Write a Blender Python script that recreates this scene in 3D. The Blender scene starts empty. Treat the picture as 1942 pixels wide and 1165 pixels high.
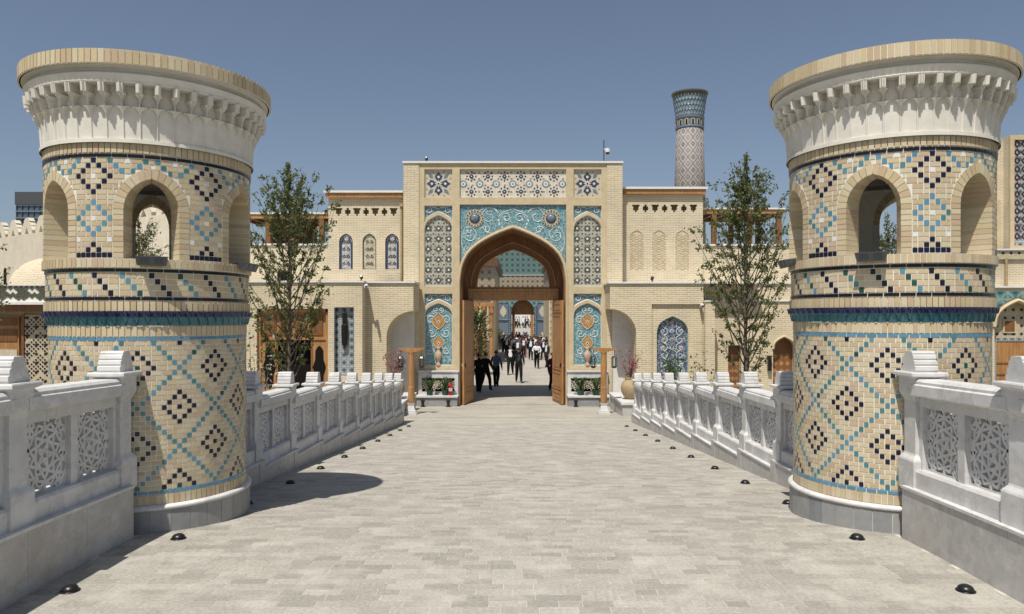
import bpy, bmesh, math, random
from mathutils import Vector, Matrix
from mathutils.geometry import tessellate_polygon
random.seed(7)
R = math.radians; PI = math.pi
S = bpy.context.scene; COL = S.collection
# ------------------------------------------------------------------ camera, sky, sun
F, PX, PY, CAMZ = 1402.0, 982.0, 603.0, 1.8        # focal length and principal point in photo pixels, eye height
cam = bpy.data.cameras.new('camera'); co = bpy.data.objects.new('camera', cam); COL.objects.link(co)
co.location = (0, 0, CAMZ); co.rotation_euler = (R(90), 0, 0)
cam.sensor_width = 36; cam.lens = 36 * F / 1942
cam.shift_x = (971 - PX) / 1942; cam.shift_y = (PY - 582.5) / 1942
cam.clip_start = .05; cam.clip_end = 3000
S.camera = co
SUN_EL, SUN_AZ = 63.5, -21.0                       # azimuth: degrees from -Y (behind the camera) toward +X
sd = Vector((math.sin(R(SUN_AZ)) * math.cos(R(SUN_EL)), -math.cos(R(SUN_AZ)) * math.cos(R(SUN_EL)), math.sin(R(SUN_EL))))
w = bpy.data.worlds.new('World'); S.world = w; w.use_nodes = True
nt = w.node_tree; bg = nt.nodes['Background']
sky = nt.nodes.new('ShaderNodeTexSky'); sky.sky_type = 'NISHITA'; sky.sun_disc = False
sky.sun_elevation = R(SUN_EL); sky.sun_rotation = math.atan2(sd.x, sd.y)
sky.altitude = 300; sky.air_density = 1.0; sky.dust_density = 1.6; sky.ozone_density = 3.0
hsv = nt.nodes.new('ShaderNodeHueSaturation'); hsv.inputs['Saturation'].default_value = .82
nt.links.new(sky.outputs[0], hsv.inputs['Color']); nt.links.new(hsv.outputs[0], bg.inputs[0]); bg.inputs[1].default_value = .086
sl = bpy.data.lights.new('sun', 'SUN'); so = bpy.data.objects.new('sun', sl); COL.objects.link(so)
sl.energy = 5.0; sl.angle = R(.53); sl.color = (1, .955, .88)
so.location = (-20, -30, 60); so.rotation_euler = (-sd).to_track_quat('-Z', 'Y').to_euler()
S.view_settings.view_transform = 'Standard'; S.view_settings.look = 'None'
S.view_settings.exposure = 0; S.view_settings.gamma = 1; S.view_settings.use_curve_mapping = False
S.render.engine = 'CYCLES'
S.cycles.max_bounces = 6; S.cycles.diffuse_bounces = 2; S.cycles.glossy_bounces = 2; S.cycles.transmission_bounces = 4
S.cycles.transparent_max_bounces = 8; S.cycles.caustics_reflective = False; S.cycles.caustics_refractive = False
S.cycles.use_denoising = True

# ------------------------------------------------------------------ helpers
LOC = {}
def P(x, y, D):
    """photo pixel at depth D -> (X, Z); depth comes from the plane the thing stands in"""
    s = F / D
    return ((x - PX) / s, CAMZ + (PY - y) / s)
def px(x, D): return P(x, 0, D)[0]
def pz(y, D): return P(0, y, D)[1]
class MB:
    def __init__(s): s.v = []; s.f = []; s.m = []
    def add(s, vs, fs, m=0):
        o = len(s.v); s.v += [tuple(v) for v in vs]
        for f in fs: s.f.append(tuple(i + o for i in f)); s.m.append(m)
        return s
    def box(s, x0, x1, y0, y1, z0, z1, m=0):
        return s.add([(x0,y0,z0),(x1,y0,z0),(x1,y1,z0),(x0,y1,z0),(x0,y0,z1),(x1,y0,z1),(x1,y1,z1),(x0,y1,z1)],
                     [(0,3,2,1),(4,5,6,7),(0,1,5,4),(1,2,6,5),(2,3,7,6),(3,0,4,7)], m)
    def tube(s, pts, rad, n=6, m=0, cap=True):
        pts = [Vector(p) for p in pts]; k = len(pts)
        if not hasattr(rad, '__len__'): rad = [rad] * k
        vs = []; ref = None
        for i in range(k):
            t = (pts[min(i+1, k-1)] - pts[max(i-1, 0)])
            t = t.normalized() if t.length > 1e-9 else Vector((0,0,1))
            if ref is None: ref = t.orthogonal().normalized()
            ref = (ref - t * ref.dot(t))
            ref = ref.normalized() if ref.length > 1e-6 else t.orthogonal().normalized()
            b = t.cross(ref)
            for j in range(n):
                a = 2 * PI * j / n
                vs.append(pts[i] + (ref * math.cos(a) + b * math.sin(a)) * rad[i])
        fs = [(i*n+j, i*n+(j+1)%n, (i+1)*n+(j+1)%n, (i+1)*n+j) for i in range(k-1) for j in range(n)]
        if cap: fs += [tuple(range(n))[::-1], tuple(range((k-1)*n, k*n))]
        return s.add(vs, fs, m)
    def lathe(s, prof, n=24, c=(0,0,0), m=0, cap=True):
        vs = [(c[0]+r*math.cos(2*PI*j/n), c[1]+r*math.sin(2*PI*j/n), c[2]+z) for r, z in prof for j in range(n)]
        k = len(prof)
        fs = [(i*n+j, i*n+(j+1)%n, (i+1)*n+(j+1)%n, (i+1)*n+j) for i in range(k-1) for j in range(n)]
        if cap: fs += [tuple(range(n))[::-1], tuple(range((k-1)*n, k*n))]
        return s.add(vs, fs, m)
    def plate(s, outer, holes, y0, y1, m=0, back=True):
        """polygon with holes in the XZ plane, front at y0 (towards -Y), thickness to y1"""
        loops = [outer] + list(holes)
        flat = [p for l in loops for p in l]
        tris = tessellate_polygon([[Vector((p[0], p[1], 0)) for p in l] for l in loops])
        def orient(t, front):
            a, b, c = [flat[i] for i in t]
            ccw = (b[0]-a[0])*(c[1]-a[1]) - (b[1]-a[1])*(c[0]-a[0]) > 0
            return tuple(t) if ccw == front else tuple(t)[::-1]
        s.add([(p[0], y0, p[1]) for p in flat], [orient(t, True) for t in tris], m)
        if back: s.add([(p[0], y1, p[1]) for p in flat], [orient(t, False) for t in tris], m)
        for h, l in enumerate(loops):
            n = len(l)
            ar = sum(l[i][0]*l[(i+1)%n][1] - l[(i+1)%n][0]*l[i][1] for i in range(n))
            ccw = (ar > 0) == (h == 0)
            vs = [(p[0], y, p[1]) for p in l for y in (y0, y1)]
            s.add(vs, [((2*i, 2*i+1, 2*((i+1)%n)+1, 2*((i+1)%n)) if ccw else (2*i, 2*((i+1)%n), 2*((i+1)%n)+1, 2*i+1))[::-1] for i in range(n)], m)
        return s
    def xform(s, M):
        s.v = [tuple(M @ Vector(v)) for v in s.v]; return s
    def mesh(s, name, mats, smooth=False):
        me = bpy.data.meshes.new(name); me.from_pydata(s.v, [], s.f)
        for a in (mats if isinstance(mats, (list, tuple)) else [mats]): me.materials.append(a)
        if any(s.m): me.polygons.foreach_set('material_index', s.m)
        if smooth: me.polygons.foreach_set('use_smooth', [True] * len(me.polygons))
        me.update(); return me
    def obj(s, name, mats, parent=None, smooth=False, **kw):
        return ob(name, s.mesh(name, mats, smooth), parent, **kw)
def ob(name, me, parent=None, loc=None, rot=None, local=False, **kw):
    """link a mesh; meshes are built in world coordinates unless local=True (then in the parent's frame)"""
    o = bpy.data.objects.new(name, me); COL.objects.link(o)
    if parent is not None:
        o.parent = parent
        if not local:
            if parent.name in LOC: o.matrix_parent_inverse = Matrix.Translation(-LOC[parent.name])
    if loc is not None: o.location = loc
    if rot is not None: o.rotation_euler = rot
    for k, v in kw.items(): o[k] = v
    return o
def thing(name, loc, label, category, group=None, rz=0):
    o = bpy.data.objects.new(name, None); COL.objects.link(o); o.empty_display_size = .2
    o.location = loc; o.rotation_euler = (0, 0, rz); LOC[o.name] = Vector(loc)
    o['label'] = label; o['category'] = category
    if group: o['group'] = group
    return o
def arch_pts(cx, hw, zs, za, n=10, tip=0.0):
    """pointed arch from right spring to left spring (two-centred with a slightly flattened tip)"""
    rise = za - zs; Rr = (hw*hw + rise*rise) / (2*hw)
    out = []
    if Rr >= hw:
        a1 = math.atan2(rise, Rr - hw) if Rr > hw else PI/2
        a1 = math.asin(min(1, rise / Rr))
        for i in range(n+1):
            a = a1 * i / n; out.append((cx + hw - Rr + Rr*math.cos(a), zs + Rr*math.sin(a)))
    else:                                   # four-centred: quarter ellipse easing to a straight tip
        for i in range(n+1):
            t = i / n
            x = hw * math.cos(t*PI/2) ; z = rise * (math.sin(t*PI/2)*.86 + .14*t)
            out.append((cx + x, zs + z))
    left = [(2*cx - x, z) for x, z in out[::-1][1:]]
    return out + left
def arch_poly(cx, hw, z0, zs, za, n=10):
    return [(cx-hw, z0), (cx+hw, z0)] + arch_pts(cx, hw, zs, za, n)
def rect(x0, x1, z0, z1): return [(x0,z0),(x1,z0),(x1,z1),(x0,z1)]

# ------------------------------------------------------------------ materials
def _new(name):
    m = bpy.data.materials.new(name); m.use_nodes = True; t = m.node_tree
    return m, t, t.nodes['Principled BSDF']
def c4(c): return (c[0], c[1], c[2], 1)
def math_node(t, op, a, b=None):
    n = t.nodes.new('ShaderNodeMath'); n.operation = op
    for i, v in enumerate((a, b)):
        if v is None: continue
        if isinstance(v, (int, float)): n.inputs[i].default_value = v
        else: t.links.new(v, n.inputs[i])
    return n.outputs[0]
def noise(t, scale, detail=4, co=None, rough=.55):
    n = t.nodes.new('ShaderNodeTexNoise'); n.inputs['Scale'].default_value = scale
    n.inputs['Detail'].default_value = detail; n.inputs['Roughness'].default_value = rough
    if co is None:
        g = t.nodes.new('ShaderNodeNewGeometry'); co = g.outputs['Position']
    t.links.new(co, n.inputs['Vector']); return n.outputs['Fac']
def ramp(t, fac, cols, interp='LINEAR'):
    r = t.nodes.new('ShaderNodeValToRGB'); r.color_ramp.interpolation = interp
    e = r.color_ramp.elements
    while len(e) < len(cols): e.new(.5)
    for i, c in enumerate(cols):
        p, c = c if len(c) == 2 else ((i / len(cols) if interp == 'CONSTANT' else i / (len(cols)-1)), c)
        e[i].position = p; e[i].color = c4(c)
    t.links.new(fac, r.inputs[0]); return r.outputs[0]
def mixc(t, fac, a, b, mode='MIX'):
    n = t.nodes.new('ShaderNodeMix'); n.data_type = 'RGBA'; n.blend_type = mode
    for s_, v in ((n.inputs[0], fac), (n.inputs[6], a), (n.inputs[7], b)):
        if isinstance(v, (int, float)): s_.default_value = v
        elif isinstance(v, tuple): s_.default_value = c4(v)
        else: t.links.new(v, s_)
    return n.outputs[2]
def bump(t, bs, h, strength, dist=.01):
    b = t.nodes.new('ShaderNodeBump'); b.inputs['Strength'].default_value = strength; b.inputs['Distance'].default_value = dist
    t.links.new(h, b.inputs['Height']); t.links.new(b.outputs[0], bs.inputs['Normal'])
def piece_random(t):
    g = t.nodes.new('ShaderNodeNewGeometry'); o = t.nodes.new('ShaderNodeObjectInfo')
    return math_node(t, 'FRACT', math_node(t, 'ADD', g.outputs['Random Per Island'], math_node(t, 'MULTIPLY', o.outputs['Random'], 7.31)))
def mat(name, cols, rough=.6, vary=6.0, amt=.25, bmp=.15, bscale=60, spec=.4, metal=0, pieces=False, stain=0, stain_col=(.2,.16,.12), sscale=1.2, coat=0, bdist=.004, vein=0):
    """general stuff: cols is one colour, or a palette picked per piece (pieces) or mottled by noise"""
    m, t, b = _new(name)
    if not hasattr(cols[0], '__len__'): cols = [cols]
    if len(cols) == 1: cols = cols * 2
    n = noise(t, vary)
    if pieces: c = ramp(t, piece_random(t), cols)
    else: c = ramp(t, n, [(.3, cols[0]), (.7, cols[-1])] if len(cols) == 2 else cols)
    v = ramp(t, noise(t, vary*3.7, 5), [(.25, (1-amt,)*3), (.75, (1+amt*.35,)*3)])
    c = mixc(t, 1.0, c, v, 'MULTIPLY')
    if vein:
        vn = math_node(t, 'ABSOLUTE', math_node(t, 'SUBTRACT', noise(t, 2.2, 8, rough=.7), .5))
        c = mixc(t, ramp(t, vn, [(0.0, (vein,)*3), (.035, (0,0,0))]), c, (.30,.29,.28))
    if stain:
        sf = ramp(t, noise(t, sscale, 6, rough=.65), [(.5, (0,0,0)), (.72, (stain,)*3)])
        c = mixc(t, sf, c, stain_col)
    t.links.new(c, b.inputs['Base Color'])
    b.inputs['Roughness'].default_value = rough; b.inputs['Metallic'].default_value = metal
    b.inputs['Specular IOR Level'].default_value = spec; b.inputs['Coat Weight'].default_value = coat
    if bmp: bump(t, b, noise(t, bscale, 4), bmp, bdist)
    return m
def wall_uv(t):
    """(along the wall, height) in metres, from world position and the face's own direction"""
    g = t.nodes.new('ShaderNodeNewGeometry'); p = t.nodes.new('ShaderNodeSeparateXYZ'); t.links.new(g.outputs['Position'], p.inputs[0])
    q = t.nodes.new('ShaderNodeSeparateXYZ'); t.links.new(g.outputs['True Normal'], q.inputs[0])
    side = math_node(t, 'GREATER_THAN', math_node(t, 'ABSOLUTE', q.outputs[0]), .7)
    mx = t.nodes.new('ShaderNodeMix'); t.links.new(side, mx.inputs[0]); t.links.new(p.outputs[0], mx.inputs[2]); t.links.new(p.outputs[1], mx.inputs[3])
    c = t.nodes.new('ShaderNodeCombineXYZ'); t.links.new(mx.outputs[0], c.inputs[0]); t.links.new(p.outputs[2], c.inputs[1])
    return c.outputs[0], mx.outputs[0], p.outputs[2]
def brick_mat(name, c1, c2, mortar, bw=.26, rh=.07, ms=.009, rough=.85, bmp=.6):
    m, t, b = _new(name); uv, u, z = wall_uv(t)
    k = t.nodes.new('ShaderNodeTexBrick'); t.links.new(uv, k.inputs['Vector'])
    k.inputs['Scale'].default_value = 1; k.inputs['Brick Width'].default_value = bw; k.inputs['Row Height'].default_value = rh
    k.inputs['Mortar Size'].default_value = ms; k.inputs['Mortar Smooth'].default_value = .2; k.inputs['Bias'].default_value = 0
    k.inputs['Color1'].default_value = c4(c1); k.inputs['Color2'].default_value = c4(c2); k.inputs['Mortar'].default_value = c4(mortar)
    v = ramp(t, noise(t, .9, 6), [(.25, (.83,.83,.84)), (.75, (1.08,1.06,1.03))])
    c = mixc(t, 1.0, k.outputs[0], v, 'MULTIPLY'); t.links.new(c, b.inputs['Base Color'])
    b.inputs['Roughness'].default_value = rough; b.inputs['Specular IOR Level'].default_value = .25
    inv = math_node(t, 'SUBTRACT', 1.0, k.outputs['Fac']); bump(t, b, inv, bmp, .008)
    return m
def girih_mat(name, ground, line, dot, cell=.2, rough=.35, lw=.10):
    """fine tile mosaic too small to pick apart: 8-fold lines and dots, in metres on the wall"""
    m, t, b = _new(name); uv, u, z = wall_uv(t)
    a = math_node(t, 'MULTIPLY', u, 1/cell); c = math_node(t, 'MULTIPLY', z, 1/cell)
    def tri(x): return math_node(t, 'ABSOLUTE', math_node(t, 'SUBTRACT', math_node(t, 'FRACT', x), .5))
    s1 = math_node(t, 'ADD', a, c); s2 = math_node(t, 'SUBTRACT', a, c)
    L = None
    for x in (a, c, s1, s2):
        l = math_node(t, 'LESS_THAN', tri(x), lw); L = l if L is None else math_node(t, 'MAXIMUM', L, l)
    dx = tri(math_node(t, 'ADD', a, .5)); dz = tri(math_node(t, 'ADD', c, .5))
    d = math_node(t, 'LESS_THAN', math_node(t, 'ADD', math_node(t, 'MULTIPLY', dx, dx), math_node(t, 'MULTIPLY', dz, dz)), .035)
    col = mixc(t, L, ground, line); col = mixc(t, d, col, dot)
    v = ramp(t, noise(t, 9, 3), [(.3, (.8,.8,.8)), (.7, (1.1,1.1,1.1))]); col = mixc(t, 1.0, col, v, 'MULTIPLY')
    t.links.new(col, b.inputs['Base Color']); b.inputs['Roughness'].default_value = rough
    return m
BR1, BR2 = (.62,.52,.345), (.50,.38,.23)
M = {}
M['brick'] = mat('buff brick', [(.50,.40,.235),(.57,.47,.29),(.62,.53,.355),(.52,.385,.255),(.57,.46,.29),(.63,.55,.385),(.60,.49,.29)], .8, 30, .16, .35, 90, .25, pieces=True)
M['mortar'] = mat('pale mortar', [(.74,.71,.63),(.80,.78,.71)], .9, 14, .12, .4, 120, .2)
M['navy'] = mat('black navy glaze', [(.006,.006,.016),(.010,.008,.035),(.014,.008,.02),(.006,.006,.010)], .26, 20, .2, .1, 30, .4, pieces=True)
M['teal'] = mat('teal glaze', [(.06,.20,.21),(.09,.25,.27),(.12,.28,.35),(.055,.17,.17),(.14,.30,.40)], .2, 20, .2, .1, 30, .55, pieces=True)
M['green'] = mat('green glaze', [(.012,.06,.035),(.02,.09,.07)], .2, 20, .2, .1, 30, .5, pieces=True)
M['sky_tile'] = mat('light blue glaze', [(.10,.25,.37),(.13,.30,.44),(.09,.23,.33)], .2, 20, .2, .1, 30, .5, pieces=True)
M['white_tile'] = mat('white glaze', [(.72,.70,.66),(.78,.76,.72)], .25, 20, .1, .1, 30, .5, pieces=True)
M['stucco'] = mat('white stucco', [(.69,.655,.57),(.76,.725,.645)], .8, 3, .12, .25, 45, .3)
M['marble'] = mat('white marble', [(.59,.58,.56),(.69,.68,.66)], .55, 2.2, .14, .12, 60, .35, stain=.35, stain_col=(.47,.43,.385), vein=.30)
M['grey_marble'] = mat('grey marble', [(.47,.455,.425),(.59,.57,.54)], .5, 2.6, .2, .15, 50, .35, stain=.6, stain_col=(.36,.30,.235), sscale=1.3, vein=.35)
M['slab'] = mat('plinth slab', [(.24,.25,.255),(.30,.30,.295),(.35,.34,.325)], .5, 3, .18, .1, 50, .35, pieces=True)
M['paver'] = mat('stone paver', [(.37,.345,.295),(.42,.395,.34),(.315,.295,.255),(.395,.37,.32),(.45,.425,.37)], .8, 11, .32, .5, 70, .25, pieces=True, stain=.55, stain_col=(.55,.515,.445), sscale=2.6)
M['joint'] = mat('paver joint', [(.52,.48,.41),(.60,.56,.49)], .9, 5, .2, .3, 80, .2)
M['wall'] = brick_mat('buff brick wall', BR1, (.52,.42,.27), (.74,.67,.51), ms=.012)
M['wall_b'] = brick_mat('buff brick wall narrow', (.61,.52,.355), (.52,.43,.285), (.74,.67,.52), .22, .065, .011)
M['plaster'] = mat('sand brick cladding', [(.54,.43,.265),(.62,.51,.33)], .8, 1.5, .14, .4, 40, .25)
M['render_w'] = mat('pale render', [(.66,.63,.585),(.74,.71,.665)], .85, 2, .1, .5, 30, .2)
M['render_b'] = mat('beige render', [(.62,.55,.43),(.70,.63,.51)], .85, 1.2, .12, .3, 30, .2)
M['coping'] = mat('white coping', [(.72,.70,.66),(.78,.76,.72)], .6, 4, .1, .1, 40, .3)
M['wood'] = mat('honey wood', [(.38,.19,.07),(.50,.27,.105)], .45, 3.5, .3, .25, 25, .4)
M['wood_d'] = mat('dark carved wood', [(.20,.085,.03),(.27,.12,.04)], .5, 5, .35, .3, 30, .35)
M['bronze'] = mat('dark bronze', (.02,.017,.015), .4, 8, .2, .1, 30, .4, .4)
M['black'] = mat('black plastic', (.012,.012,.013), .35, 8, .3, .1, 40, .5)
M['grey_metal'] = mat('grey housing', (.10,.105,.11), .45, 8, .2, .05, 40, .5, .3)
M['camw'] = mat('white plastic', (.72,.72,.72), .35, 8, .05, 0, 40, .5)
M['turq'] = mat('turquoise tile', [(.055,.19,.23),(.11,.28,.32),(.07,.23,.27)], .3, 9, .3, .1, 30, .45)
M['turq_d'] = mat('deep turquoise tile', [(.035,.15,.20),(.07,.25,.30)], .3, 9, .3, .1, 30, .45)
M['cream'] = mat('cream tile', [(.60,.53,.39),(.72,.66,.53)], .35, 12, .2, .1, 30, .4)
M['scroll'] = mat('pale scroll tile', [(.60,.66,.64),(.74,.78,.74)], .35, 12, .15, 0, 30, .4)
M['indigo'] = mat('indigo tile', [(.03,.04,.085),(.06,.075,.14)], .3, 12, .3, .1, 30, .45)
M['bluegrey'] = mat('blue grey tile', [(.13,.17,.22),(.20,.245,.30)], .3, 12, .3, .1, 30, .45)
M['ochre'] = mat('ochre tile', [(.40,.19,.05),(.55,.30,.10)], .35, 12, .3, .1, 30, .4)
M['olive'] = mat('olive tile', [(.075,.078,.055),(.13,.13,.09)], .35, 12, .3, .1, 30, .4)
M['star'] = girih_mat('star mosaic', (.24,.245,.20), (.48,.46,.39), (.08,.09,.07), .14)
M['frieze'] = girih_mat('pale frieze mosaic', (.70,.65,.53), (.62,.58,.48), (.38,.26,.12), .24, lw=.05)
M['girih'] = girih_mat('grey girih mosaic', (.17,.22,.24), (.42,.44,.42), (.09,.10,.11), .26, lw=.07)
M['girih_t'] = girih_mat('teal girih mosaic', (.10,.22,.21), (.26,.36,.32), (.04,.10,.11), .55, lw=.06)
M['girih_b'] = girih_mat('brown girih mosaic', (.40,.32,.20), (.58,.50,.36), (.15,.10,.06), .5, lw=.07)
M['brickdot'] = girih_mat('dotted brick mosaic', (.50,.42,.28), (.56,.49,.36), (.03,.03,.03), .30, .6, lw=.02)
M['minaret'] = girih_mat('minaret brick mosaic', (.38,.31,.255), (.21,.165,.135), (.46,.39,.33), .9, .7, lw=.07)
M['clay'] = mat('clay pot', [(.36,.26,.14),(.45,.34,.20)], .7, 5, .25, .2, 40, .3)
M['terracotta'] = mat('pink clay vase', [(.48,.31,.21),(.58,.41,.30)], .5, 9, .2, .1, 40, .4)
M['green_pot'] = mat('green pot', (.02,.07,.03), .5, 8, .2, .1, 40, .4)
M['red'] = mat('red enamel', (.45,.02,.015), .3, 8, .1, 0, 40, .5)
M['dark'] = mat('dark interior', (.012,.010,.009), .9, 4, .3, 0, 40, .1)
M['bark'] = mat('bark', [(.12,.095,.07),(.20,.165,.125)], .9, 12, .35, .6, 30, .2)
M['ground'] = mat('dry ground', [(.17,.16,.11),(.25,.22,.16)], .9, .6, .25, .4, 20, .2)
M['lawn'] = mat('planting bed soil', [(.10,.11,.05),(.16,.15,.08)], .95, 3, .4, .5, 20, .1)
def leaf_mat(name, cols, trans=.35):
    m, t, b = _new(name); c = ramp(t, piece_random(t), cols)
    t.links.new(c, b.inputs['Base Color']); b.inputs['Roughness'].default_value = .55; b.inputs['Specular IOR Level'].default_value = .3
    tr = t.nodes.new('ShaderNodeBsdfTranslucent'); t.links.new(mixc(t, 1.0, c, (1.0,1.15,.55), 'MULTIPLY'), tr.inputs[0])
    mx = t.nodes.new('ShaderNodeMixShader'); mx.inputs[0].default_value = trans
    t.links.new(b.outputs[0], mx.inputs[1]); t.links.new(tr.outputs[0], mx.inputs[2])
    t.links.new(mx.outputs[0], t.nodes['Material Output'].inputs[0]); return m
M['leaf'] = leaf_mat('elm leaf', [(.10,.12,.045),(.14,.16,.06),(.19,.20,.085),(.115,.135,.05)], .42)
M['leaf_b'] = leaf_mat('shrub leaf', [(.035,.07,.02),(.06,.11,.035),(.10,.14,.05)])
M['petal'] = leaf_mat('pink petal', [(.42,.12,.18),(.30,.07,.12),(.50,.25,.28),(.12,.10,.04)])
M['petal_w'] = leaf_mat('white petal', [(.60,.56,.46),(.66,.62,.52),(.10,.13,.05),(.07,.10,.04)])
def glass_mat(name, col, alpha, rough=.03):
    m, t, b = _new(name); b.inputs['Base Color'].default_value = c4(col); b.inputs['Roughness'].default_value = rough
    b.inputs['Alpha'].default_value = alpha; b.inputs['Specular IOR Level'].default_value = .8; return m
M['glass'] = glass_mat('window glass', (.10,.13,.13), .22)
M['glass_d'] = glass_mat('dark glass', (.02,.03,.045), 1.0, .35)

def arabesque(name, ground, ground2, line, scale=8.0, lw=.045):
    """glazed tile with fine vine work too small to pick apart"""
    m, t, b = _new(name); g = t.nodes.new('ShaderNodeNewGeometry')
    n1 = t.nodes.new('ShaderNodeTexNoise'); n1.inputs['Scale'].default_value = 3.0; t.links.new(g.outputs['Position'], n1.inputs['Vector'])
    ad = t.nodes.new('ShaderNodeVectorMath'); ad.operation = 'MULTIPLY_ADD'; t.links.new(n1.outputs['Color'], ad.inputs[0]); ad.inputs[1].default_value = (.22,.22,.22); t.links.new(g.outputs['Position'], ad.inputs[2])
    def vor(sc, feat):
        v = t.nodes.new('ShaderNodeTexVoronoi'); v.feature = feat; v.inputs['Scale'].default_value = sc; t.links.new(ad.outputs[0], v.inputs['Vector']); return v.outputs['Distance']
    e = math_node(t, 'LESS_THAN', vor(scale, 'DISTANCE_TO_EDGE'), lw)
    d = math_node(t, 'LESS_THAN', vor(scale*1.3, 'F1'), .20)
    c = ramp(t, noise(t, 10, 4), [(.3, ground), (.7, ground2)])
    c = mixc(t, math_node(t, 'MULTIPLY', e, .55), c, line); c = mixc(t, math_node(t, 'MULTIPLY', d, .75), c, line)
    t.links.new(c, b.inputs['Base Color']); b.inputs['Roughness'].default_value = .3; return m
M['turq'] = arabesque('turquoise vine tile', (.06,.18,.215), (.12,.27,.30), (.44,.54,.53), 9, .075)
M['turq_d'] = arabesque('deep turquoise vine tile', (.05,.12,.165), (.10,.20,.24), (.36,.45,.46), 10, .07)
M['cream'] = mat('cream tile', [(.52,.46,.33),(.66,.60,.47)], .35, 12, .25, .1, 30, .4)
M['vine_w'] = arabesque('white vine tile', (.50,.48,.42), (.62,.59,.52), (.05,.07,.17), 13, .11)
M['vine_c'] = arabesque('cream vine tile', (.52,.46,.34), (.62,.56,.44), (.15,.14,.08), 13, .10)
M['blue_fl'] = arabesque('blue floral tile', (.03,.05,.13), (.07,.12,.22), (.48,.48,.40), 8, .06)
def wood_mat(name, c1, c2, rough=.45):
    m, t, b = _new(name); g = t.nodes.new('ShaderNodeNewGeometry')
    mp = t.nodes.new('ShaderNodeMapping'); mp.inputs['Scale'].default_value = (22, 22, 1.6); t.links.new(g.outputs['Position'], mp.inputs['Vector'])
    n = noise(t, 1.0, 6, mp.outputs[0], .65)
    c = ramp(t, n, [(.28, tuple(v*.62 for v in c1)), (.5, c1), (.72, c2)])
    v = ramp(t, noise(t, 1.3, 4), [(.3, (.84,.84,.84)), (.7, (1.08,1.08,1.08))])
    t.links.new(mixc(t, 1.0, c, v, 'MULTIPLY'), b.inputs['Base Color']); b.inputs['Roughness'].default_value = rough; b.inputs['Specular IOR Level'].default_value = .4
    bump(t, b, n, .2, .004); return m
M['wood'] = wood_mat('honey wood', (.40,.20,.075), (.52,.285,.11)); M['wood_d'] = wood_mat('dark carved wood', (.20,.088,.032), (.28,.13,.05), .5)
M['black_tile'] = mat('black glaze', [(.006,.005,.007),(.010,.008,.011)], .28, 20, .2, .1, 30, .4, pieces=True)
M['glass_t'] = glass_mat('blue tower glass', (.07,.11,.16), 1.0, .15)
# ------------------------------------------------------------------ ground, bridge deck, paving
def zf(y):
    if y < 5: return 0.0
    if y < 7: return -.077 * (y-5)**2 / 4
    if y < 20.7: return -.077 * (y-6)
    if y < 27.6: return -1.132 - .0455 * (y-20.7)
    return -1.446
def floor_brick(name, c1, c2, mo, bw, rh):
    m, t, b = _new(name); g = t.nodes.new('ShaderNodeNewGeometry')
    k = t.nodes.new('ShaderNodeTexBrick'); t.links.new(g.outputs['Position'], k.inputs['Vector'])
    k.inputs['Scale'].default_value = 1; k.inputs['Brick Width'].default_value = bw; k.inputs['Row Height'].default_value = rh
    k.inputs['Mortar Size'].default_value = .006; k.inputs['Color1'].default_value = c4(c1); k.inputs['Color2'].default_value = c4(c2); k.inputs['Mortar'].default_value = c4(mo)
    v = ramp(t, noise(t, .8, 7, rough=.65), [(.3, (.86,.86,.86)), (.7, (1.12,1.11,1.1))])
    t.links.new(mixc(t, 1.0, k.outputs[0], v, 'MULTIPLY'), b.inputs['Base Color']); b.inputs['Roughness'].default_value = .8
    b.inputs['Specular IOR Level'].default_value = .25
    return m
M['court'] = floor_brick('court paving', (.39,.36,.305), (.34,.315,.27), (.44,.41,.35), .5, .25)
MB().add([(-1500,-1500,-1.6),(1500,-1500,-1.6),(1500,1500,-1.6),(-1500,1500,-1.6)], [(0,1,2,3)]).obj('ground', M['ground'], kind='structure')
def strip(name, x0, x1, ys, off, m, skirt=None):
    b = MB(); vs = []; k = len(ys)
    for y in ys: vs += [(x0, y, zf(y)+off), (x1, y, zf(y)+off)]
    b.add(vs, [(2*i, 2*i+1, 2*i+3, 2*i+2) for i in range(k-1)])
    if skirt is not None:
        vs = []
        for y in ys: vs += [(x0, y, zf(y)+off), (x0, y, skirt), (x1, y, zf(y)+off), (x1, y, skirt)]
        b.add(vs, [(4*i, 4*i+4, 4*i+5, 4*i+1) for i in range(k-1)] + [(4*i+2, 4*i+3, 4*i+7, 4*i+6) for i in range(k-1)])
        b.add([(x0,ys[0],zf(ys[0])+off),(x1,ys[0],zf(ys[0])+off),(x1,ys[0],skirt),(x0,ys[0],skirt)], [(0,3,2,1)])
    return b.obj(name, m, kind='structure')
ys = [-8, 5, 5.3, 5.6, 6, 6.4, 6.7, 7, 10, 14, 18, 20.7]
deck = strip('bridge_deck', -3.48, 3.48, ys, -.0014, M['joint'], -1.7)
strip('forecourt', -17, 17, [20.7, 24, 27.6, 31.6], 0, M['court'], -1.7)
b = MB(); b.add([(-30,31.6,-1.446),(30,31.6,-1.446),(30,77,-1.446),(-30,77,-1.446)], [(0,1,2,3)])
b.add([(-30,77,-1.446),(30,77,-1.446),(30,105,.3),(-30,105,.3),(-30,140,.3),(30,140,.3)], [(0,1,2,3),(3,2,5,4)])
b.obj('courtyard', M['court'], kind='structure')
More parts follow.
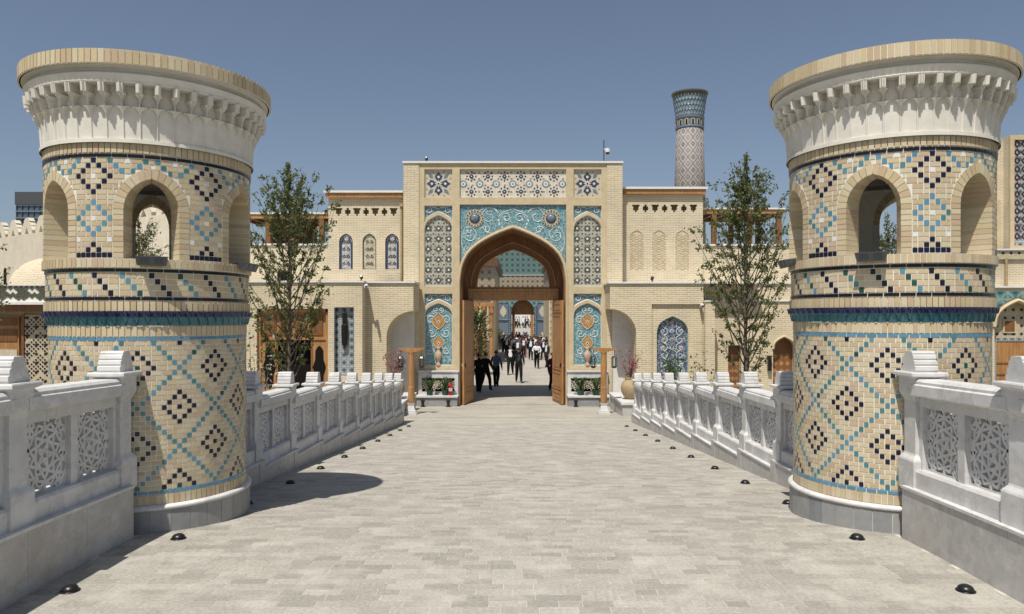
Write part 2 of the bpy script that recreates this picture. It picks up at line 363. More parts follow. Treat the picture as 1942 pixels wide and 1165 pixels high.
# pavers: nearest ones singly, the others joined
rows = []; y = 2.0; pv = []
RH = .100
while y < 20.6:
    x = -3.19 - random.random() * .25
    while x < 3.19:
        L = random.choice((.15, .20, .20, .24, .30)); a, c = max(x, -3.18), min(x + L, 3.18); x += L
        if c - a > .03: pv.append((a, c, y, random.uniform(-.0006, .0012)))
    y += RH
g = .003; stuff = MB(); near = []
for a, c, y, dz in pv:
    if 4.42 < y < 5.6 and abs((a+c)/2) < 3.2 * min(1, (y+.2) / 4.75) and len(near) < 300: near.append((a, c, y, dz)); continue
    z0, z1 = zf(y) + dz, zf(y + RH) + dz; A, C, Y0, Y1 = a+g, c-g, y+g, y+RH-g
    stuff.add([(A,Y0,z0),(C,Y0,z0),(C,Y1,z1),(A,Y1,z1),(A-g,Y0-g,z0-.006),(C+g,Y0-g,z0-.006),(C+g,Y1+g,z1-.006),(A-g,Y1+g,z1-.006)],
              [(0,1,2,3),(0,4,5,1),(1,5,6,2),(2,6,7,3),(3,7,4,0)])
stuff.obj('paving', M['paver'], deck, kind='stuff')
cache = {}
for a, c, y, dz in near:
    L = round(c - a, 3)
    if L not in cache:
        h, q = L/2, RH/2
        cache[L] = MB().add([(-h+g,-q+g,0),(h-g,-q+g,0),(h-g,q-g,0),(-h+g,q-g,0),(-h,-q,-.006),(h,-q,-.006),(h,q,-.006),(-h,q,-.006)],
                            [(0,1,2,3),(0,4,5,1),(1,5,6,2),(2,6,7,3),(3,7,4,0)]).mesh('paver', M['paver'])
    ym = y + RH/2
    ob('paver', cache[L], deck, ((a+c)/2, ym, zf(ym)+dz), (math.atan((zf(ym+.05)-zf(ym-.05))/.1), 0, 0))
# small studs of the drain line across the foot of the ramp
b = MB()
for i in range(110):
    x = -3.9 + i * .07; b.box(x, x+.03, 21.55, 21.60, zf(21.57)-.01, zf(21.57)+.006)
b.obj('drain_strip', M['coping'], label='pale studded drain strip across the foot of the ramp', category='drain', kind='stuff')

# ------------------------------------------------------------------ balustrades
def clip(p, q, W, H):
    t0, t1 = 0.0, 1.0; dx, dy = q[0]-p[0], q[1]-p[1]
    for pp, qq in ((-dx, p[0]), (dx, W-p[0]), (-dy, p[1]), (dy, H-p[1])):
        if abs(pp) < 1e-12:
            if qq < 0: return None
        else:
            r = qq/pp
            if pp < 0: t0 = max(t0, r)
            else: t1 = min(t1, r)
    if t1 - t0 < 1e-4: return None
    return ((p[0]+t0*dx, p[1]+t0*dy), (p[0]+t1*dx, p[1]+t1*dy))
def lattice_segs(W, H):
    segs = []
    def star(cx, cy, r, n=10, k=3, rot=0, ring=True):
        pts = [(cx + r*math.sin(2*PI*i/n+rot), cy + r*math.cos(2*PI*i/n+rot)) for i in range(n)]
        for i in range(n):
            segs.append((pts[i], pts[(i+k) % n]))
        return pts
    cx, cy = W/2, H/2
    pts = star(cx, cy, .165)
    star(cx, cy, .225, 10, 2, PI/10)
    star(cx, cy, .088, 5, 2, PI/10)
    for i, p in enumerate(pts):
        a = 2*PI*i/10
        segs.append((p, (cx + .30*math.sin(a), cy + .30*math.cos(a))))
    for sx in (0, W):
        for sy in (0, H): star(sx, sy, .135)
    for sx in (0, W): star(sx, cy, .085, 8, 3)
    out = [clip(p, q, W, H) for p, q in segs]
    return [s for s in out if s and math.dist(*s) > .015]
PW = [0.5]
def bay_meshes(Lb, m, ph):
    """parts of one bay between two posts (post half width .085); m = slope, local origin at first post on plinth top"""
    y0, y1 = .085, Lb - .085; ym = (y0+y1)/2
    def sh(b): b.v = [(x, y, z + m*y) for x, y, z in b.v]; return b
    out = {}
    prof = [(-.10,.80),(-.12,.81),(-.12,.835),(-.105,.845),(-.105,.865),(-.085,.885),(.085,.885),(.105,.865),(.105,.845),(.12,.835),(.12,.81),(.10,.80)]
    def ext(prof, a, c):
        n = len(prof); b = MB(); b.add([(x, a, z) for x, z in prof] + [(x, c, z) for x, z in prof],
              [(i, i+n, (i+1) % n + n, (i+1) % n) for i in range(n)] + [tuple(range(n)), tuple(range(n, 2*n))[::-1]]); return b
    out['top_rail'] = sh(ext([(-.10,.74),(-.12,.755)] + prof[1:-1] + [(.12,.755),(.10,.74)], y0-.02, y1+.02)).mesh('top_rail', M['marble'])
    out['frieze_rail'] = sh(MB().box(-.06,.06,y0-.02,y1+.02,.66,.742)).mesh('frieze_rail', M['marble'])
    out['bottom_rail'] = sh(ext([(-.10,-.02),(-.10,.13),(-.085,.15),(.085,.15),(.10,.13),(.10,-.02)], y0-.02, y1+.02)).mesh('bottom_rail', M['marble'])
    out['mullion'] = sh(MB().box(-.055,.055,ym-.042,ym+.042,.148,.662)).mesh('mullion', M['marble'])
    out['stile'] = sh(MB().box(-.055,.055,y0-.01,y0+.05,.148,.662)).mesh('stile', M['marble'])
    out['stile_b'] = sh(MB().box(-.055,.055,y1-.05,y1+.01,.148,.662)).mesh('stile', M['marble'])
    W, H = ym - .042 - (y0+.05), .512
    segs = lattice_segs(W, H)
    for nm, o0 in (('a', y0+.05), ('b', ym+.042)):
        b = MB()
        for i, (p, q) in enumerate(segs):
            d = Vector((q[0]-p[0], q[1]-p[1])); d.normalize(); n = Vector((-d.y, d.x)) * .0108
            t = .018 + .00022 * (i % 17)
            c = [Vector(p)-d*.004+n, Vector(p)-d*.004-n, Vector(q)+d*.004-n, Vector(q)+d*.004+n]
            b.add([(-t, o0+v.x, .149+v.y) for v in c] + [(t, o0+v.x, .149+v.y) for v in c],
                  [(0,1,2,3),(7,6,5,4),(0,4,5,1),(1,5,6,2),(2,6,7,3),(3,7,4,0)])
        b.box(-.0225,.0225,o0-.002,o0+.012,.149,.66).box(-.0228,.0228,o0+W-.012,o0+W+.002,.149,.66)
        b.box(-.0226,.0226,o0,o0+W,.148,.162).box(-.0227,.0227,o0,o0+W,.648,.661)
        out['lattice_'+nm] = sh(b).mesh('lattice_panel', M['marble'])
    return out
def post_mesh():
    b = MB()
    def fr(secs):
        vs = []
        for h, z in secs: vs += [(-h,-h,z),(h,-h,z),(h,h,z),(-h,h,z)]
        k = len(secs)
        b.add(vs, [(4*i+j, 4*i+(j+1)%4, 4*i+4+(j+1)%4, 4*i+4+j) for i in range(k-1) for j in range(4)] + [(3,2,1,0), tuple(range(4*k-4, 4*k))])
    fr([(.118,-.03),(.118,.21),(.112,.225),(.09,.255),(.085,.27),(.085,.70),(.092,.72),(.112,.765),(.115,.78),(.115,.885),(.12,.895),(.15,.91),(.15,.93),(.145,.94)])
    return b.mesh('post', M['marble'])
def cap_mesh():
    pr = [(.098,.94),(.105,.955),(.103,.985),(.085,.992),(.092,1.005),(.088,1.03),(.07,1.037),(.076,1.05),(.070,1.075),(.054,1.083),(.057,1.093),(.046,1.11)]
    pr = pr + [(-y, z) for y, z in pr[::-1]]; n = len(pr); h = .095
    return MB().add([(-h, y, z) for y, z in pr] + [(h*.97, y, z) for y, z in pr],
        [(i, (i+1) % n, (i+1) % n + n, i + n) for i in range(n)] + [tuple(range(n))[::-1], tuple(range(n, 2*n))]).mesh('cap', M['marble'])
PM, CM = post_mesh(), cap_mesh()
BX = 3.33
def balustrade(sx, yl, ph, label):
    """posts at the given distances along one side of the bridge; ph = plinth height over the paving"""
    root = thing('balustrade', (sx*BX, yl[0], zf(yl[0])), label, 'balustrade', 'carved marble balustrades of the bridge')
    z0 = zf(yl[0]); mcache = {}
    for i, y in enumerate(yl):
        zz = zf(y) + ph - z0
        p = ob('post', PM, root, (0, y-yl[0], zz), local=True); ob('cap', CM, p, local=True)
        if i == len(yl)-1: break
        Lb = yl[i+1] - y; m = (zf(yl[i+1]) - zf(y)) / Lb; key = (round(Lb, 3), round(m, 4))
        mb = m*.15 if abs(m) > .02 else m                # bays of the ramp are set nearly level, the posts step down
        key = (round(Lb, 3), round(mb, 4))
        zb_ = zf(yl[i+1]) + ph - mb*Lb                     # bay foot at its upper end
        if key not in mcache: mcache[key] = bay_meshes(Lb, mb, ph)
        for nm, me in mcache[key].items():
            ob('lattice_panel' if nm[:4] == 'latt' else 'stile' if nm[:5] == 'stile' else nm, me, root, (0, y-yl[0], zb_-z0), local=True)
        e_ = .10 if abs(m) > .02 else 0.0; a, c = y + e_, yl[i+1] - e_; n = 2
        for k in range(n):
            u0, u1 = a + (c-a)*k/n + .0015, a + (c-a)*(k+1)/n - .0015
            b = MB(); vs = []
            for u in (u0, u1):
                zt = zb_ + mb*(u-y) - .02
                vs += [(sx*BX-.15,u,zf(u)-.1),(sx*BX+.15,u,zf(u)-.1),(sx*BX+.15,u,zt),(sx*BX-.15,u,zt)]
            b.add(vs, [(0,1,2,3),(7,6,5,4),(0,4,5,1),(1,5,6,2),(2,6,7,3),(3,7,4,0)])
            b.obj('plinth_slab', M['grey_marble'], root)
        b = MB(); vs = []
        for u in (a, c):
            zt = zb_ + mb*(u-y)
            vs += [(sx*BX-.16,u,zt-.022),(sx*BX+.16,u,zt-.022),(sx*BX+.16,u,zt),(sx*BX-.16,u,zt)]
        b.add(vs, [(0,1,2,3),(7,6,5,4),(0,4,5,1),(1,5,6,2),(2,6,7,3),(3,7,4,0)]); b.obj('plinth_edge', M['marble'], root)
    for y in (yl if zf(yl[-1]) < -.3 else []):
        MB().box(sx*BX-.155, sx*BX+.155, y-.0985, y+.0985, zf(y)-.1, zf(y)+ph-.001).obj('post_pedestal', M['grey_marble'], root)
    return root
near_y = [2.16, 3.48, 4.80, 6.12]
far_y = [9.2 + 1.42*k for k in range(9)]
far_y = [7.85] + far_y
balustrade(-1, near_y, .44, 'shaded carved marble balustrade running up to the tower with tree-side shrubs behind it')
balustrade(1, near_y, .44, 'sunlit carved marble balustrade running up to the tower beside arched tile doorway')
balustrade(-1, far_y, .27, 'long shaded marble balustrade stepping down the ramp past the carved double door')
balustrade(1, far_y, .27, 'long sunlit marble balustrade stepping down the ramp past the blue tile niche')
# dome lights let into the paving
dl = MB().lathe([(.062,-.004),(.062,.006),(.055,.009)], 16)
dome = MB().lathe([(.053,.008),(.050,.021),(.041,.033),(.026,.041),(.01,.043)], 16)
DM = dl.mesh('rim', M['black'], True); DD = dome.mesh('dome', M['black'], True)
ORD = ['first','second','third','fourth','fifth','sixth','seventh','eighth','ninth','tenth','eleventh']
for sx, side in ((-1, 'shaded'), (1, 'sunlit')):
    for i, y in enumerate([4.87, 6.1, 7.66, 9.1, 10.5, 11.95, 13.35, 14.8, 16.2, 17.6, 19.0]):
        x = sx * (2.95 if i == 0 else 2.8)
        where = 'before the tower' if i == 0 else 'at the tower foot' if i == 1 else ORD[i-2] + ' past the tower'
        t = thing('deck_light', (x, y, zf(y)), f'black dome light by {side} balustrade, {where}', 'deck light', 'black dome lights along the bridge')
        ob('rim', DM, t, local=True); ob('dome', DD, t, local=True)

# ------------------------------------------------------------------ the two brick towers
TR1, TR2, TR3 = .844, .866, .88
AW, AZ0, AZS, AZA, ARING = .215, 2.32, 2.74, 3.01, .085
ARR = (AW*AW + (AZA-AZS)**2) / (2*AW)
def arch_h(z, off=0.0):
    """half width (metres along the wall) of a tower window at height z, or of its brick ring when off > 0"""
    if z < AZS: return AW + off
    q = (ARR+off)**2 - (z-AZS)**2
    return max(0.0, math.sqrt(q) + AW - ARR) if q > 0 else 0.0
def pol(phi, r, z): return (r*math.sin(phi), -r*math.cos(phi), z)
def piece(p0, p1, z0, z1, r, rin=None, seg=1):
    rin = r - .014 if rin is None else rin; b = MB(); vs = []
    for i in range(seg+1):
        p = p0 + (p1-p0)*i/seg
        vs += [pol(p, rin, z0), pol(p, r, z0), pol(p, r, z1), pol(p, rin, z1)]
    fs = []
    for i in range(seg):
        o = 4*i; fs += [(o+1, o+5, o+6, o+2), (o, o+4, o+5, o+1), (o+2, o+6, o+7, o+3)]
    fs += [(0,1,2,3), (4*seg+3, 4*seg+2, 4*seg+1, 4*seg)]
    b.add(vs, fs); return b
PIECES = []     # (name, material, phi0, phi1, z0, z1, r, rin, seg)
def course(N, z0, z1, r, row, colour, gap=.0047, trim=None, off=0):
    """one course of N units: coloured units are glazed squares, the rest two-unit bricks"""
    du = 2*PI/N; gp = gap/r; u = 0
    cols = [colour(k) for k in range(N)]
    def put(nm, m, a, c):
        segs = [(a, c)]
        if trim:
            for ctr in trim:
                hw = trim[ctr] / r; ns = []
                for s0, s1 in segs:
                    for sh in (-2*PI, 0, 2*PI):
                        lo, hi = ctr - hw + sh, ctr + hw + sh
                        if s1 <= lo or s0 >= hi: continue
                        if s0 < lo: ns.append((s0, lo))
                        if s1 > hi: s0 = hi
                        else: s0 = s1
                    if s1 - s0 > 1e-6: ns.append((s0, s1))
                segs = ns
        for s0, s1 in segs:
            if s1 - s0 > .022/r: k_ = .6 if nm == 'glazed_tile' else 1; PIECES.append((nm, m, s0+gp*k_, s1-gp*k_, z0+gap*k_, z1-gap*k_, r, None, 1))
    a0 = off*du - .5*du
    while u < N:
        if cols[u]: put('glazed_tile', cols[u], a0+u*du, a0+(u+1)*du); u += 1
        else:
            k = 1
            if u+1 < N and not cols[u+1] and not ((u + row) % 2 and u and not cols[u-1] and (u + row) % 4 == 1 and False): k = 2
            if u == 0 and row % 2: k = 1
            if k == 2 and (u + row) % 2 and (u == 0 or cols[u-1]): k = 1 if random.random() < .5 else 2
            put('brick', 'brick', a0+u*du, a0+(u+k)*du); u += k
def ring(n, z0, z1, r, nm, m, off=0.0, seg=1, gap=.004):
    for i in range(n):
        a = 2*PI*(i+off)/n; PIECES.append((nm, m, a+gap/r, a+2*PI/n-gap/r, z0+gap, z1-gap, r, None, seg))
def teal():
    return random.choice(('teal','teal','teal','teal','sky_tile','green') if random.random() < .35 else ('teal',))
ring(112, .20, .29, TR1+.004, 'soldier_brick', 'brick')
ring(64, .29, .325, TR1+.003, 'glazed_tile', 'sky_tile')
LR = (1.62-.325)/30
for r in range(30):
    z1 = 1.62 - r*LR
    def colf(k, r=r):
        du = ((k + 8) % 16) - 8; out = None
        for c, sh in ((-3,0),(13,0),(29,0),(5,8),(21,8)):
            d = ((k + sh + 8) % 16) - 8; dr = r - c
            if abs(d) + abs(dr) == 3: return 'navy'
            if d == 0 and dr == 0: return random.choice(('navy','green'))
        if (du + r - 13) % 16 == 8 or (du - r + 13) % 16 == 8: return teal()
        return None
    course(128, z1-LR, z1, TR1, r, colf)
ring(64, 1.62, 1.655, TR1+.003, 'glazed_tile', 'sky_tile')
ring(112, 1.655, 1.748, TR1+.004, 'soldier_brick', 'brick')
ring(112, 1.872, 1.962, TR2+.014, 'soldier_brick', 'brick')
ring(44, 1.965, 2.0, TR2+.006, 'glazed_tile', 'black_tile', seg=2)
for r in range(4):
    z1 = 2.205 - r*.051
    course(120, z1-.051, z1, TR2, r, lambda k, r=r: ('navy' if (k-r) % 10 == 0 else random.choice(('teal','green','teal')) if (k-r) % 10 == 5 else None))
ring(44, 2.206, 2.24, TR2+.006, 'glazed_tile', 'black_tile', seg=2, off=.4)
ring(112, 2.243, 2.325, TR2+.026, 'soldier_brick', 'brick')
UR = (3.175-2.327)/19
CENT = [R(30+60*k) for k in range(6)]
for r in range(19):
    z1 = 3.175 - r*UR; zm = z1 - UR*.5
    def colu(k, r=r):
        d = ((k + 10) % 20) - 10; a = abs(d)
        if a + abs(r-3) == 3: return 'navy'
        if (r == 3 or r == 11) and d == 0: return 'white_tile'
        if abs(a-6) == 3 - r and r <= 3: return 'sky_tile' if random.random() < .4 else 'teal'
        if r == 0 and a == 6: return 'white_tile'
        if a + abs(r-11) == 3: return 'sky_tile' if random.random() < .4 else 'teal'
        if r == 15 and a == 3: return 'white_tile'
        if (r == 16 and a == 0) or (r == 17 and a == 1): return 'navy'
        if r == 18 and a <= 3: return 'navy'
        return None
    h = arch_h(zm-.012, ARING)
    course(120, z1-UR, z1, TR3, r, colu, trim={c: h+.003 for c in CENT} if h > 0 else None)
ring(44, 3.177, 3.212, TR3+.006, 'glazed_tile', 'black_tile', seg=2, off=.2)
ring(112, 3.215, 3.305, TR3+.008, 'soldier_brick', 'brick')
ring(128, 3.912, 4.035, 1.073, 'soldier_brick', 'brick')
for c in CENT:                                        # window surrounds: jamb bricks and voussoirs running through the wall
    for s in (-1, 1):
        n = 9; jh = (AZS-2.327)/n
        for i in range(n):
            a = sorted((c + s*AW/TR3, c + s*(AW+ARING)/TR3)); z = 2.327 + i*jh
            PIECES.append(('jamb_brick', 'brick', a[0]+.001, a[1]-.001, z+.003, z+jh-.003, TR3+.003, TR3-.25, 1))
V_M = []
for i in range(8):                                    # voussoirs of one half arch as general blocks
    amax0 = math.acos((ARR-AW)/ARR); amax1 = math.acos((ARR-AW)/(ARR+ARING))
    e = .006
    f0, f1 = i/8 + e, (i+1)/8 - e
    V_M.append([(ARR*math.cos(amax0*f)+AW-ARR, AZS+ARR*math.sin(amax0*f)) for f in (f0, f1)] +
               [((ARR+ARING)*math.cos(amax1*f)+AW-ARR, AZS+(ARR+ARING)*math.sin(amax1*f)) for f in (f1, f0)])
def muq(phi, z):
    """white stalactite cornice as a surface of radius over angle and height"""
    u = (phi / (2*PI/44)) % 1.0; v = abs(u - .5) * 2          # v = 0 cell middle, 1 cell edge
    w2 = 1 - v                                                # half-shifted cells
    t = (z - 3.335) / (3.78 - 3.335); base = .892 + .03*t
    if z < 3.335: return .91
    if z < 3.60:
        r = base + (.010 if v > .93 else 0)
        k = max(0.0, (z - 3.50) / .10)
        hw = math.sqrt(max(0.0, 1 - min(1, k)**2)) * .96
        if z > 3.50 and v > hw: r = base + .010 + .028*min(1, k)
        return r
    if z < 3.70:
        k = (z-3.60)/.10
        hw = .88 * (1 - (max(0, k-.35)/.65)**2 * .55)
        if v < hw: return .897 + .004*k
        return .945 + .030*k + (.012 if v > .94 else 0)
    if z < 3.775:
        k = (z-3.70)/.075
        if v > .66: return 1.008 + .010*k + (.010 if .80 < v < .91 else .018 if v >= .91 else 0)
        return .905
    return .99
def surf(zs, fn, n, mats, cap=None, smooth=False, mfn=None):
    b = MB(); vs = [pol(2*PI*j/n, fn(2*PI*j/n, z), z) for z in zs for j in range(n)]
    for i in range(len(zs)-1):
        for j in range(n):
            b.add([], []); b.f.append((i*n+j, i*n+(j+1) % n, (i+1)*n+(j+1) % n, (i+1)*n+j)); b.m.append(mfn(2*PI*(j+.5)/n, (zs[i]+zs[i+1])/2) if mfn else 0)
    b.v = vs; return b
zs = [3.30, 3.332, 3.336] + [3.34+.02*i for i in range(8)] + [3.5+.01*i for i in range(10)] + [3.599, 3.601] + [3.61+.01*i for i in range(9)] + [3.699, 3.701, 3.72, 3.74, 3.76, 3.774]
MUQ = surf(zs, muq, 1320, None)
MUQM = MUQ.mesh('muqarnas', M['stucco'])
CORM = MB().lathe([(.90,3.772),(1.012,3.776),(1.016,3.788),(1.012,3.792),(1.014,3.80),(1.028,3.838),(1.032,3.846),(1.028,3.852),(.985,3.856),(.982,3.872),(.992,3.890),(1.022,3.902),(1.045,3.905),(1.047,3.915),(.9,3.915)], 160, cap=False).mesh('cornice', M['stucco'], False)
def bandr(phi, z):
    u = (phi/(2*PI/64)) % 1.0; v = abs(u-.5)*2; k = (z-1.75)/.122
    r = TR1 + .004 + .030*k
    hw = .9*math.sqrt(max(0, 1-(k/.62)**2)) if k < .62 else 0
    if k < .62 and v > hw: r += .014
    if k >= .62: r += .014 + (.012 if abs(u-.5) > .3 else 0) - (.010 if (u*2) % 1 > .6 and k < .85 else 0)
    return r
BANDM = surf([1.75 + .122*i/16 for i in range(17)], bandr, 768, None, mfn=lambda p, z: 0 if z > 1.826 else 1)
M['band_navy'] = mat('cobalt glaze', [(.010,.014,.07),(.02,.03,.12)], .18, 25, .3, .1, 30, .6)
M['band_teal'] = mat('sea green glaze', [(.02,.12,.155),(.04,.19,.23)], .18, 25, .3, .1, 30, .6)
BANDM = BANDM.mesh('glazed_band', [M['band_navy'], M['band_teal']])
def core_mesh():
    b = MB()
    b.lathe([(TR1-.004,.15),(TR1-.004,1.75)], 128, cap=False)
    b.lathe([(TR2-.004,1.87),(TR2-.004,2.24),(TR2+.020,2.243),(TR2+.021,2.322),(.3,2.3225)], 128, cap=False)
    b.lathe([(TR3-.004,3.095),(TR3-.004,3.31)], 128, cap=False)
    b.lathe([(1.06,3.91),(1.066,3.913),(1.066,4.03),(.2,4.036)], 128, cap=False)
    n = 10; zz = [2.32 + (3.097-2.32)*i/44 for i in range(45)]
    ro, ri = TR3-.004, TR3-.246
    for k in range(6):
        c0, c1 = CENT[k], CENT[k] + R(60)
        for rr, flip in ((ro, False), (ri, True)):
            vs = []
            for z in zz:
                h = (arch_h(z) + .004)/TR3 if arch_h(z) > 0 else 0
                if z >= AZA: h = 0
                for j in range(n+1): vs.append(pol(c0+h + (c1-h-c0-h)*j/n, rr, z))
            fs = [(i*(n+1)+j, i*(n+1)+j+1, (i+1)*(n+1)+j+1, (i+1)*(n+1)+j) for i in range(len(zz)-1) for j in range(n)]
            b.add(vs, [f[::-1] for f in fs] if flip else fs)
        for s in (-1, 1):
            vs = []
            for z in zz:
                h = (arch_h(z)+.004)/TR3 if z < AZA else 0
                vs += [pol(CENT[k]+s*h, ro, z), pol(CENT[k]+s*h, ri, z)]
            b.add(vs, [(2*i, 2*i+1, 2*i+3, 2*i+2) for i in range(len(zz)-1)])
    return b.mesh('mortar_core', M['mortar'])
COREM = core_mesh()
INNER = MB().lathe([(.62,3.30),(.5,3.32),(.05,3.34)], 48, cap=False).mesh('ceiling', M['render_b'])
VOUS = []
for q in V_M:
    for s in (-1, 1):
        b = MB(); vs = [pol(s*x/TR3, TR3+.003, z) for x, z in q] + [pol(s*x/TR3, TR3-.25, z) for x, z in q]
        b.add(vs, [(0,1,2,3),(7,6,5,4),(0,4,5,1),(1,5,6,2),(2,6,7,3),(3,7,4,0)]); VOUS.append(b.mesh('voussoir', M['brick']))
PLM = []
for i in range(36):
    a = 2*PI*i/36; PLM.append(piece(a+.003, a+2*PI/36-.003, -.14, .158, .880, .80, 2))
slab_me = piece(.003, 2*PI/36-.003, -.14, .158, .880, .80, 2).mesh('plinth_slab', M['slab'])
RIMM = MB().lathe([(.86,.158),(.886,.159),(.893,.168),(.893,.182),(.886,.191),(.850,.201)], 96, cap=False).mesh('plinth_moulding', M['marble'], True)
PCORE = MB().lathe([(.874,-.14),(.874,.157)], 72, cap=False).mesh('plinth_core', M['mortar'])
TX, TY, ROT = 3.53, 7.07, R(-4)
TXS, TSZ = {-1: -3.495, 1: 3.535}, {-1: .99, 1: 1.008}
def tower(sx, label):
    root = thing('brick_tower', (TXS[sx], TY, 0), label, 'tower', 'pair of round brick towers on the bridge', rz=ROT)
    root.scale = (1, 1, TSZ[sx])
    for nm, me in (('mortar_core', COREM), ('muqarnas', MUQM), ('cornice', CORM), ('glazed_band', BANDM), ('plinth_core', PCORE), ('plinth_moulding', RIMM), ('ceiling', INNER)):
        ob(nm, me, root, local=True)
    for i in range(36): ob('plinth_slab', slab_me, root, rot=(0, 0, 2*PI*i/36), local=True)
    for k, c in enumerate(CENT):
        for me in VOUS: ob('voussoir', me, root, rot=(0, 0, c), local=True)
    face = R(-26.6*sx) - ROT                                # direction of the approach to the bridge
    cand = {}
    for i, pc in enumerate(PIECES):
        d = ((pc[2]+pc[3])/2 - face + PI) % (2*PI) - PI
        area = (pc[3]-pc[2])*pc[6]*(pc[5]-pc[4]) * math.cos(d)
        hidden = pc[5] < 1.36 and d*(-sx) < R(-9)
        if abs(d) < R(72) and not hidden and area > .0006: cand.setdefault(pc[0], []).append((area*(1 if pc[0] != 'brick' else 1 - .15*abs(pc[4]-1.2)), i))
    single = set()
    for nm, l in cand.items(): single |= {i for _, i in sorted(l, reverse=True)[:295]}
    mesh_of = {}; rest = {}
    for i, (nm, m, p0, p1, z0, z1, r, rin, seg) in enumerate(PIECES):
        if i in single:
            key = (m, round(p1-p0, 5), round(z1-z0, 5), round(r, 4), rin)
            if key not in CACHE: CACHE[key] = piece(-(p1-p0)/2, (p1-p0)/2, 0, z1-z0, r, rin, seg).mesh(nm, M[m])
            ob(nm, CACHE[key], root, (0, 0, z0), (0, 0, (p0+p1)/2), local=True)
        else:
            b = piece(p0, p1, z0, z1, r, rin, seg); rest.setdefault((nm, m), MB()).add(b.v, b.f)
    names = {}
    for (nm, m), b in rest.items(): names.setdefault(nm, []).append((m, b))
    for nm, l in names.items():
        full = MB(); ms = []
        for k, (m, b) in enumerate(l): full.add(b.v, b.f, k); ms.append(M[m])
        full.obj({'brick': 'brickwork', 'glazed_tile': 'glazed_tilework', 'soldier_brick': 'soldier_brickwork', 'jamb_brick': 'jamb_brickwork'}[nm], ms, root, local=True, kind='stuff')
    return root
CACHE = {}
tower(-1, 'round patterned brick tower rising from the shaded balustrade, its shadow on the paving')
tower(1, 'round patterned brick tower rising from the sunlit balustrade, in front of the minaret side')
# floodlights clamped on the ledges
def floodlight(sx, phi, label):
    t = thing('floodlight', (TXS[sx] + (TR2+.06)*math.sin(phi), TY - (TR2+.06)*math.cos(phi), 2.335*TSZ[sx]), label, 'floodlight', 'floodlights on the tower ledges', rz=phi)
    b = MB(); b.add([(-.11,-.045,-.075),(.11,-.045,-.075),(.125,-.075,.0),(-.125,-.075,.0),(-.10,.02,-.06),(.10,.02,-.06),(.115,.045,.012),(-.115,.045,.012)],
                    [(0,1,2,3),(7,6,5,4),(0,4,5,1),(1,5,6,2),(2,6,7,3),(3,7,4,0)]); b.obj('housing', M['grey_metal'], t, local=True)
    MB().box(-.03,.03,.02,.12,-.012,.004).obj('bracket', M['grey_metal'], t, local=True)
    for s in (-1, 1):
        MB().add([(s*.055-.034,-.0535,-.060),(s*.055+.034,-.0535,-.060),(s*.055+.036,-.0735,-.012),(s*.055-.036,-.0735,-.012),
                  (s*.055-.034,-.0435,-.060),(s*.055+.034,-.0435,-.060),(s*.055+.036,-.0635,-.012),(s*.055-.036,-.0635,-.012)],
                 [(0,1,2,3),(0,4,5,1),(1,5,6,2),(2,6,7,3),(3,7,4,0)]).obj('lens', M['glass_d'], t, local=True)
floodlight(-1, R(30) + ROT, 'grey twin floodlight under the open window of the shaded side tower')
floodlight(-1, R(90) + ROT, 'grey twin floodlight on the ledge of the shaded side tower, facing across the bridge')
floodlight(1, R(-30) + ROT, 'grey twin floodlight under the open window of the sunlit side tower')
floodlight(1, R(-90) + ROT, 'grey twin floodlight on the ledge of the sunlit side tower, facing across the bridge')
# ------------------------------------------------------------------ portal
PD, XC, SP = 27.4, -.18, F/27.4
def q(o): return XC + o/SP
def zq(y): return CAMZ + (PY - y)/SP
KEEL = [(1,0),(.985,.12),(.97,.218),(.945,.32),(.91,.406),(.845,.52),(.76,.614),(.64,.71),(.51,.79),(.38,.855),(.25,.913),(.12,.965),(0,1)]
def keel(cx, hw, zs, za):
    r = [(cx + hw*u, zs + (za-zs)*v) for u, v in KEEL]
    return r + [(2*cx-x, z) for x, z in r[::-1][1:]]
def keel_poly(cx, hw, z0, zs, za): return [(cx-hw, z0), (cx+hw, z0)] + keel(cx, hw, zs, za)
def tube2(b, pts, y, r=.018, n=5, m=0): return b.tube([(x, y, z) for x, z in pts], r, n, m)
def spiral(cx, cz, r0, a0, turns, sgn=1, shrink=.25, n=26):
    return [(cx + r0*(1-(1-shrink)*t)*math.cos(a0+sgn*2*PI*turns*t), cz + r0*(1-(1-shrink)*t)*math.sin(a0+sgn*2*PI*turns*t)) for t in [i/n for i in range(n+1)]]
def circ(cx, cz, r, n=20): return [(cx+r*math.cos(2*PI*i/n), cz+r*math.sin(2*PI*i/n)) for i in range(n)]
def star_poly(n, r0, r1, rot=0): return [((r0 if i % 2 == 0 else r1)*math.sin(PI*i/n+rot), (r0 if i % 2 == 0 else r1)*math.cos(PI*i/n+rot)) for i in range(2*n)]
def inlay(name, polys, m, t=.007):
    b = MB()
    for k, (pl, d, mi) in enumerate(polys): b.plate(pl, [], -t-d, 0, mi, back=False)
    return b.mesh(name, m)
STAR_D = inlay('star_tile', [(star_poly(12,.15,.085), 0, 0), (circ(0,0,.042,8), .004, 1)], [M['olive'], M['white_tile']])
STAR_L = inlay('star_tile', [(star_poly(8,.115,.05), 0, 0), (circ(0,0,.04,8), .004, 2)], [M['cream'], M['white_tile'], M['olive']])
DOTM = inlay('dot_tile', [(circ(0,0,.022,6), 0, 0)], [M['scroll']])
STW = inlay('carved_star', [(star_poly(6,.10,.055), 0, 0)], [M['wood']])
def petals(n, rad, r, m, rot=0, sq=1): return [([(rad*math.sin(2*PI*i/n+rot) + x, rad*math.cos(2*PI*i/n+rot) + z) for x, z in circ(0, 0, r, 8)], 0, m) for i in range(n)]
